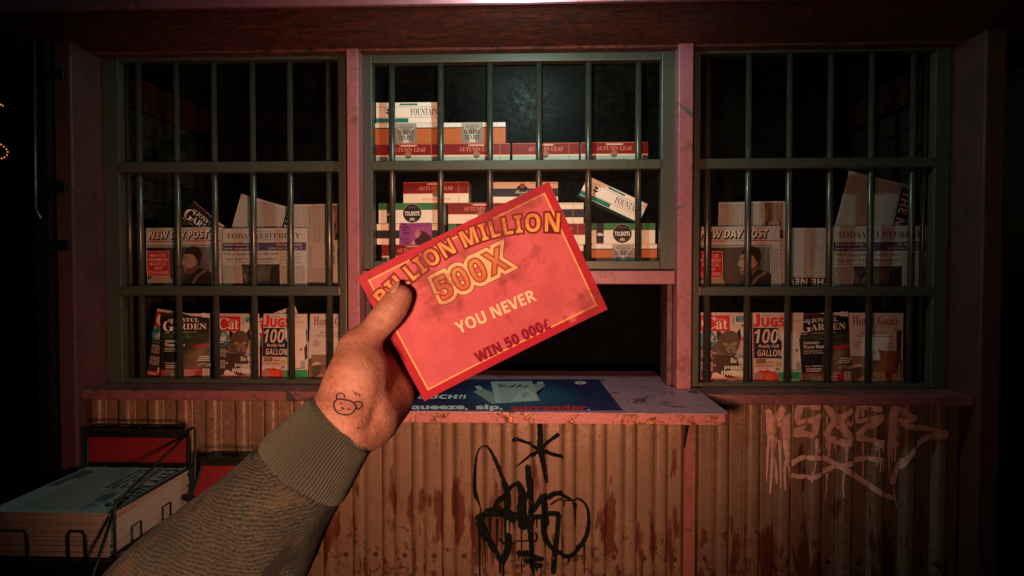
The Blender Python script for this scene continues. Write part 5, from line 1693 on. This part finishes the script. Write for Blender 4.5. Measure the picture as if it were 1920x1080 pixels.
dk = (0.13, 0.010, 0.008, 1); gd1 = (0.78, 0.46, 0.13, 1); gd2 = (0.66, 0.26, 0.07, 1)
for off, c1, c2, L in ((0.095, (0.36, 0.05, 0.045, 1), None, 5), (0.075, dk, None, 6), (0.022, (0.34, 0.07, 0.03, 1), None, 7), (-0.004, gd2, gd1, 8)):
    p.text('BILLION', 15, MIDV - 16, 186, MIDV + 16, c1, L, 'sans', off=off, grad=c2, warp=arch, space=1.12)
    p.text('MILLION', 205, MIDV - 16, 386, MIDV + 16, c1, L, 'sans', off=off, grad=c2, warp=arch, space=1.12)
for off, c1, c2, L in ((0.17, dk, None, 9), (0.15, (0.80, 0.55, 0.28, 1), None, 10), (0.042, (0.32, 0.06, 0.03, 1), None, 11), (-0.01, (0.58, 0.30, 0.10, 1), (0.56, 0.14, 0.06, 1), 12)):
    p.text('500X', 121, 68, 264, 114, c1, L, 'sans', off=off, grad=c2, space=1.12)


def tilt(cx, cyy, a):
    return lambda X, Y: (cx + (X - cx) * math.cos(a) - (Y - cyy) * math.sin(a), cyy + (X - cx) * math.sin(a) + (Y - cyy) * math.cos(a))


p.text('YOU NEVER', 120, 167, 284, 191, (0.86, 0.66, 0.40, 1), 6, 'sans', off=0.004, warp=tilt(202, 179, R(3.0)))
for off, c1, L in ((0.05, (0.40, 0.03, 0.045, 1), 6), (0.012, (0.21, 0.008, 0.03, 1), 7)):
    p.text('WIN 50 000£', 127, 236, 284, 257, c1, L, 'sans', off=off, warp=tilt(210, 245, R(0.8)), space=1.05)
for k in range(7): p.line([(322 + k * 0.8, 148 + k * 2.6), (346 + hsh(k, 2) * 6, 142 + k * 2.8)], 0.45, (0.24, 0.03, 0.03, 1), 6)
tw = lambda X, Z: 0.010 * (X / 0.075) ** 2 * 0.25
tb_ = slab(TW, TH, 0.0006, 'scratch_ticket', M['ticketprint'], None, tw, 16, 4)
att = tb_.data.color_attributes.new('Col', 'FLOAT_COLOR', 'CORNER')
att.data.foreach_set('color', [0.38, 0.02, 0.035, 1] * len(att.data))
fp = p.panel('printed_face', M['ticketprint'], TW / 400, tb_, y0=0.00005, warp=tw)
Mw = Matrix((tx_, tz_, ty_)).transposed().to_4x4()
Mw.translation = tc - ty_ * (TH / 2)
tb_.matrix_world = Mw
tag(tb_, 'large red scratch ticket with gold lettering, held up in the hand', 'lottery ticket')


def ticket_depth(px, py):
    "distance of the ticket sheet behind the photograph point"
    v = FWD + RIGHT * ((px - 960) / F) - UP * ((py - 540) / F)
    o_ = Vector((0, 0, EYE))
    return (tc - o_).dot(tz_) / v.dot(tz_)
# ------------------------------------------------------------------ the raised hand
def surface_nets(D, org, h):
    "mesh of the zero level of a sampled distance field"
    nx, ny, nz = D.shape
    ins = D < 0
    c = np.zeros((nx - 1, ny - 1, nz - 1), int)
    cs = [(i, j, k) for i in (0, 1) for j in (0, 1) for k in (0, 1)]
    for i, j, k in cs: c += ins[i:nx - 1 + i, j:ny - 1 + j, k:nz - 1 + k]
    act = (c > 0) & (c < 8)
    idx = -np.ones(act.shape, int)
    ii = np.argwhere(act)
    idx[act] = np.arange(len(ii))
    acc = np.zeros((len(ii), 3)); cnt = np.zeros(len(ii))
    for a in cs:
        for ax in range(3):
            if a[ax]: continue
            b = list(a); b[ax] = 1
            va = D[ii[:, 0] + a[0], ii[:, 1] + a[1], ii[:, 2] + a[2]]
            vb = D[ii[:, 0] + b[0], ii[:, 1] + b[1], ii[:, 2] + b[2]]
            m = (va < 0) != (vb < 0)
            t_ = np.where(m, va / np.where(m, va - vb, 1), 0)
            pt = np.tile(np.array(a, float), (len(ii), 1)); pt[:, ax] += t_
            acc[m] += pt[m]; cnt[m] += 1
    verts = (ii + acc / cnt[:, None]) * h + org
    faces = []
    for ax in range(3):
        u, w = (ax + 1) % 3, (ax + 2) % 3
        sl = [slice(0, n_) for n_ in D.shape]
        s0 = list(sl); s1 = list(sl)
        s0[ax] = slice(0, D.shape[ax] - 1); s1[ax] = slice(1, D.shape[ax])
        ch = ins[tuple(s0)] != ins[tuple(s1)]
        e = np.argwhere(ch)
        e = e[(e[:, u] > 0) & (e[:, w] > 0) & (e[:, u] < D.shape[u] - 1) & (e[:, w] < D.shape[w] - 1)]
        du = np.zeros(3, int); du[u] = 1
        dw = np.zeros(3, int); dw[w] = 1
        q = [idx[tuple((e - du - dw).T)], idx[tuple((e - dw).T)], idx[tuple(e.T)], idx[tuple((e - du).T)]]
        inside0 = ins[tuple(e.T)]
        for r_ in range(len(e)):
            f = (q[0][r_], q[1][r_], q[2][r_], q[3][r_])
            faces.append(f if inside0[r_] else f[::-1])
    return verts, faces


def smin(a, b, k):
    h = np.clip(0.5 + 0.5 * (b - a) / k, 0, 1)
    return b + (a - b) * h - k * h * (1 - h)


def cone(Q, a, b, ra, rb):
    a, b = np.array(a), np.array(b)
    ab = b - a
    t = np.clip(((Q - a) @ ab) / (ab @ ab), 0, 1)
    return np.linalg.norm(Q - a - t[..., None] * ab, axis=-1) - (ra + (rb - ra) * t)


# joints as photograph positions with a distance from the viewer (metres)
def J(px, py, d): return np.array(P(px, py, d))


dT = ticket_depth(745, 560)
tip = J(751, 556, dT - 0.0094); ip = J(715, 603, dT - 0.0108); mcp = J(671, 655, dT - 0.016)
cmc = J(655, 744, 0.447); wr = J(641, 795, 0.440); fore = J(600, 850, 0.437); fore2 = J(560, 910, 0.434)
thenar = J(666, 706, 0.447)
fd = lambda x, y, e=0.0: J(x, y, ticket_depth(x, y) + 0.0104 + e)
kn = [J(722, 640, 0.497), J(739, 678, 0.503), J(746, 712, 0.505), J(744, 741, 0.503)]
FING = [
    [(kn[0], .0125), (fd(786, 588, .012), .0102), (fd(842, 560, .006), .0092), (fd(880, 552), .0080)],
    [(kn[1], .0125), (fd(812, 622, .016), .0104), (fd(872, 600, .010), .0094), (fd(912, 592), .0082)],
    [(kn[2], .0118), (fd(814, 664, .015), .0098), (fd(868, 646, .010), .0088), (fd(904, 638), .0078)],
    [(kn[3], .0105), (fd(806, 702, .010), .0086), (fd(846, 690, .006), .0078), (fd(872, 682), .0068)],
]
allp = [tip, ip, mcp, cmc, wr, fore, fore2] + [q[0] for f in FING for q in f]
lo = np.min(allp, 0) - 0.034; hi = np.max(allp, 0) + 0.034
h_ = 0.00135
ns = np.ceil((hi - lo) / h_).astype(int)
gx, gy, gz = (lo[i] + np.arange(ns[i]) * h_ for i in range(3))
Q = np.stack(np.meshgrid(gx, gy, gz, indexing='ij'), -1)
# thumb: tip pad, joint, ball
thumb = cone(Q, tip, ip, .0084, .0092)
thumb = smin(thumb, cone(Q, J(737, 578, dT - 0.0102), J(730, 588, dT - 0.0102), .0093, .0093), .006)
thumb = smin(thumb, cone(Q, ip, mcp, .0090, .0115), .004)
thumb = smin(thumb, cone(Q, mcp, thenar, .0128, .0172), .008)
thumb = smin(thumb, cone(Q, thenar, cmc, .0172, .0185), .008)
thumb = smin(thumb, cone(Q, cmc, wr, .0182, .0200), .008)
thumb = smin(thumb, cone(Q, J(690, 690, 0.452), J(676, 745, 0.448), .0125, .017), .010)
# wrist and forearm
arm = smin(cone(Q, wr, fore, .0208, .0215), cone(Q, fore, fore2, .0215, .023), .01)
# palm: fan of metacarpals from the heel of the hand to the knuckles
heel = J(684, 776, 0.452)
palm = cone(Q, wr, heel, .0215, .0190)
for i, kk in enumerate(kn):
    palm = smin(palm, cone(Q, heel, kk, .0175, (.0128, .0130, .0125, .0115)[i]), .008)
palm = smin(palm, cone(Q, J(694, 782, 0.456), J(735, 748, 0.478), .0178, .0150), .010)
fing = None
for i, f in enumerate(FING):
    one = None
    for (a, ra), (b, rb) in zip(f[:-1], f[1:]):
        s_ = cone(Q, a, b, ra, rb)
        one = s_ if one is None else smin(one, s_, .003)
    fing = one if fing is None else smin(fing, one, .0015)
palm = smin(palm, fing, .007)
body_ = smin(palm, arm, .014)
D = smin(thumb, body_, .0038)
# skin folds: the crease of the thumb root, wrist lines, joint lines


def cut(D, pts, depth, width):
    pts = [np.array(p) for p in pts]
    d = None
    for a, b in zip(pts[:-1], pts[1:]):
        s_ = cone(Q, a, b, 0, 0)
        d = s_ if d is None else np.minimum(d, s_)
    return D + depth * np.exp(-(d / width) ** 2)


D = cut(D, [J(697, 655, 0.437), J(722, 690, 0.437), J(724, 725, 0.436), J(710, 762, 0.434), J(686, 800, 0.430)], .0022, .0035)
D = cut(D, [J(664, 822, 0.417), J(690, 800, 0.425), J(716, 788, 0.437)], .0016, .0022)
D = cut(D, [J(646, 824, 0.415), J(668, 806, 0.416)], .0010, .0020)
for q0, q1 in (((724, 598), (714, 590)), ((722, 602), (710, 592)), ((700, 646), (690, 622))):
    D = cut(D, [J(*q0, dT - 0.020), J(*q1, dT - 0.021)], .0011, .0014)
verts, faces = surface_nets(D, lo, h_)
me = bpy.data.meshes.new('person')
me.from_pydata([tuple(v) for v in verts], [], [tuple(int(i) for i in f) for f in faces])
bm = bmesh.new(); bm.from_mesh(me)
for _ in range(3):
    bmesh.ops.smooth_vert(bm, verts=bm.verts, factor=0.5, use_axis_x=True, use_axis_y=True, use_axis_z=True)
bmesh.ops.recalc_face_normals(bm, faces=bm.faces)
bm.to_mesh(me)
tree = BVHTree.FromBMesh(bm)
bm.free()
me.polygons.foreach_set('use_smooth', [True] * len(me.polygons))
me.materials.append(M['skin'])
person = bpy.data.objects.new('person', me)
COL.objects.link(person)
tag(person, 'raised bare hand in an olive knit sleeve, thumb pressed on the ticket', 'person')


def onskin(px, py, lift=0.0003):
    o_ = Vector((0, 0, EYE))
    d = (FWD + RIGHT * ((px - 960) / F) - UP * ((py - 540) / F)).normalized()
    hit, n_, i_, dist = tree.ray_cast(o_, d)
    return (hit + n_ * lift, n_) if hit is not None else (None, None)


# tattoo: ink ribbons lying on the skin
mb = MB()


def ink(pts, w, closed=False):
    q = spline([tuple(p) for p in (pts + [pts[0]] if closed else pts)], 7)
    vs = []
    for i, p in enumerate(q):
        a, b = q[max(i - 1, 0)], q[min(i + 1, len(q) - 1)]
        d = b - a; d = d / (np.linalg.norm(d) + 1e-9)
        nrm = np.array([-d[1], d[0]]) * w / 2 * (1 + 0.18 * math.sin(i * 1.7))
        for s in (-1, 0, 1):
            v, _ = onskin(p[0] + nrm[0] * s, p[1] + nrm[1] * s)
            if v is None: return
            vs.append(v)
    m = len(q)
    mb.quad_mesh(vs, [(i * 3 + k, i * 3 + k + 1, i * 3 + 4 + k, i * 3 + 3 + k) for i in range(m - 1) for k in (0, 1)])


zx = lambda pts: [(x / 6 + 560, y / 6 + 640) for x, y in pts]
ink(zx([(430, 655), (400, 690), (395, 730), (415, 780), (460, 815), (530, 830), (590, 815), (630, 775), (645, 735), (620, 700), (570, 670), (520, 660), (470, 652)]), 2.8, True)
ink(zx([(430, 655), (425, 620), (445, 590), (480, 585), (512, 605), (515, 640)]), 2.4)
ink(zx([(615, 695), (640, 682), (690, 682), (712, 700), (705, 735), (675, 762), (640, 757)]), 2.4)
ink(zx([(468, 700), (480, 702)]), 3.2); ink(zx([(545, 764), (585, 768)]), 2.2)
ink(zx([(475, 745), (495, 758), (512, 764)]), 2.6); ink(zx([(492, 760), (475, 778), (440, 780)]), 1.1)
for a, b in (((600, 540), (630, 590)), ((615, 570), (660, 600)), ((640, 570), (655, 625)), ((660, 585), (690, 630)), ((625, 600), (665, 580)), ((670, 610), (715, 605)), ((680, 585), (690, 620)), ((645, 965), (672, 985)), ((650, 975), (680, 968))):
    ink(zx([a, b]), 0.8)
mb.build('tattoo', M['ink'], person)

# fine dark hairs on the outer side of the wrist and thumb
mb = MB()
rh = random.Random(11)
for (hx, hy, sx_, sy_, dx_, dy_, cnt_) in ((604, 742, 10, 34, -7, 9, 60), (648, 634, 8, 10, -6, 7, 40), (598, 772, 10, 12, -3, 10, 40), (700, 574, 12, 8, -5, 6, 22), (622, 692, 7, 26, -6, 9, 30)):
    for _ in range(cnt_):
        x0, y0 = rh.gauss(hx, sx_), rh.gauss(hy, sy_)
        a_, na = onskin(x0, y0, 0.0001)
        b_, nb_ = onskin(x0 + dx_ * rh.uniform(.5, 1.2) * .5, y0 + dy_ * rh.uniform(.5, 1.2) * .5, 0.0007)
        if a_ is None or b_ is None or (a_ - b_).length > 0.01: continue
        e_ = b_ + (b_ - a_) * 0.7 + na * 0.0004
        sd_ = (b_ - a_).cross(na).normalized() * 0.000055
        mb.quad_mesh([a_ - sd_, a_ + sd_, b_ + sd_ * .8, b_ - sd_ * .8, e_], [(0, 1, 2, 3), (3, 2, 4)])
mb.build('arm_hair', M['ink'], person)

# thumbnail, lying on the back of the tip
bm = bmesh.new(); bmesh.ops.create_uvsphere(bm, u_segments=20, v_segments=12, radius=1)
me = bpy.data.meshes.new('thumbnail'); bm.to_mesh(me); bm.free()
me.materials.append(M['nail']); me.polygons.foreach_set('use_smooth', [True] * len(me.polygons))
nail = bpy.data.objects.new('thumbnail', me); COL.objects.link(nail)
axis = Vector(tip - ip).normalized()
sideways = (-RIGHT * 0.80 - UP * (-0.62)).normalized()
nd = (-RIGHT * 0.72 + UP * 0.52 - FWD * 0.42); nd = (nd - axis * nd.dot(axis)).normalized()
tn = axis.cross(nd)
Mn = Matrix((axis * 0.0064, tn * 0.0052, nd * 0.0016)).transposed().to_4x4()
Mn.translation = Vector(tip) + axis * 0.0018 + nd * 0.0074
nail.matrix_world = Mn
nail.parent = person

# ------------------------------------------------------------------ sleeve


def ring_tube(name, secs, mat, parent, seg, per, ribs=0, amp=0.0, colour=False, lip=True, wob=0.0):
    "tube through (px, py, d, radius) sections; u, v run in metres round and along"
    q = spline([tuple(J(a, b, d)) + (r,) for a, b, d, r in secs], per)
    pts = [Vector(x[:3]) for x in q]; rr = [x[3] for x in q]
    vs, cols, uvs = [], [], []
    ref = FWD.copy()
    acc = 0.0
    for i, p in enumerate(pts):
        if i: acc += (pts[i] - pts[i - 1]).length
        t = (pts[min(i + 1, len(pts) - 1)] - pts[max(i - 1, 0)]).normalized()
        a = (ref - t * ref.dot(t)).normalized(); ref = a
        b = t.cross(a)
        for k in range(seg):
            th_ = 2 * math.pi * k / seg
            r = rr[i]
            c_ = 1.0
            if ribs:
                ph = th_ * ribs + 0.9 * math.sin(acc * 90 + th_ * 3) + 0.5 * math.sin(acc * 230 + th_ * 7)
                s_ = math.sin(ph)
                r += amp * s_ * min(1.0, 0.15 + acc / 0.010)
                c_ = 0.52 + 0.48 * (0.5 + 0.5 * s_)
            if wob:
                r += wob * (math.sin(th_ * 2 + acc * 40) * 0.6 + math.sin(th_ * 5 + acc * 75 + 1.0) * 0.25 + math.sin(th_ * 3 - acc * 60) * 0.4)
            vs.append(p + (a * math.cos(th_) + b * math.sin(th_)) * r)
            cols.append((c_, c_, c_, 1)); uvs.append((th_ * 0.035, acc))
    n = len(pts)
    fs = [(i * seg + k, i * seg + (k + 1) % seg, (i + 1) * seg + (k + 1) % seg, (i + 1) * seg + k) for i in range(n - 1) for k in range(seg)]
    fs.append(tuple((n - 1) * seg + k for k in range(seg)))
    me = bpy.data.meshes.new(name)
    me.from_pydata(vs, [], fs)
    att = me.color_attributes.new('Col', 'FLOAT_COLOR', 'POINT')
    att.data.foreach_set('color', [x for c_ in cols for x in c_])
    ul = me.uv_layers.new(name='UVMap')
    for pl_ in me.polygons:
        wrap = any(vi % seg == seg - 1 for vi in pl_.vertices) and any(vi % seg == 0 for vi in pl_.vertices)
        for li, vi in zip(pl_.loop_indices, pl_.vertices):
            u, v = uvs[vi]
            if wrap and vi % seg == 0: u = 2 * math.pi * 0.035
            ul.data[li].uv = (u, v)
    me.materials.append(mat)
    me.polygons.foreach_set('use_smooth', [True] * len(me.polygons))
    o = bpy.data.objects.new(name, me); COL.objects.link(o)
    if parent: o.parent = parent
    return o


sleeve = ring_tube('sleeve', [(570, 878, 0.4375, 0.0290), (562, 889, 0.4370, 0.0316), (554, 901, 0.4366, 0.0336), (530, 932, 0.436, 0.0362), (490, 985, 0.4355, 0.0425), (440, 1045, 0.435, 0.0490), (385, 1115, 0.435, 0.0555), (320, 1200, 0.434, 0.060), (255, 1290, 0.433, 0.060)],
                   M['knit'], person, 160, 12, wob=0.0011)
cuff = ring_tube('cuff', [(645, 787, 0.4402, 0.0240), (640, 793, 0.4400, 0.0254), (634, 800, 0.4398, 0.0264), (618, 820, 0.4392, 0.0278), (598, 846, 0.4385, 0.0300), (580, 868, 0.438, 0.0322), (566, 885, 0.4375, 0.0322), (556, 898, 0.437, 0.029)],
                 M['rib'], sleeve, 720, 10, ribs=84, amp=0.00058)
# ------------------------------------------------------------------ light and sky
w = bpy.data.worlds.new('World'); SC.world = w; w.use_nodes = True
nt = w.node_tree
bg = nt.nodes['Background']
sky = nt.nodes.new('ShaderNodeTexSky'); sky.sky_type = 'NISHITA'; sky.sun_disc = False
sky.sun_elevation = R(4); sky.sun_rotation = R(200)
nt.links.new(sky.outputs[0], bg.inputs[0]); bg.inputs[1].default_value = 0.0004


def lamp(kind, name, loc, energy, col, **kw):
    d = bpy.data.lights.new(name, kind); d.energy = energy; d.color = col
    for k_, v_ in kw.items(): setattr(d, k_, v_)
    o = bpy.data.objects.new(name, d); COL.objects.link(o); o.location = loc
    return o


def aim(o, tgt):
    o.rotation_euler = (Vector(tgt) - o.location).to_track_quat('-Z', 'Y').to_euler()


# night: the sun is as good as gone
sun = lamp('SUN', 'moonlight', (0, -5, 8), 0.002, (1, 0.9, 0.8), angle=R(0.5)); sun.rotation_euler = (R(60), 0, R(20))
warm = lamp('SPOT', 'warm_low_spot', (-0.02, 0.60, 1.22), 240, (1.0, 0.44, 0.25), spot_size=R(92), spot_blend=1.0, shadow_soft_size=0.07)
aim(warm, (-0.32, 2.7, 1.18))
near = lamp('SPOT', 'warm_hand_spot', (-0.20, -0.22, 1.46), 34, (1.0, 0.50, 0.32), spot_size=R(70), spot_blend=0.8, shadow_soft_size=0.05)
aim(near, (-0.06, 0.46, 1.50))
cool = lamp('POINT', 'cool_eaves_lamp', (-0.06, 2.12, 2.44), 25.0, (0.66, 1.0, 0.88), shadow_soft_size=0.035)

SC.view_settings.view_transform = 'Standard'
SC.view_settings.look = 'None'
SC.view_settings.exposure = 0
SC.view_settings.gamma = 1
SC.render.engine = 'CYCLES'
SC.cycles.use_denoising = True
SC.cycles.max_bounces = 6
SC.cycles.transparent_max_bounces = 12
SC.cycles.sample_clamp_indirect = 4
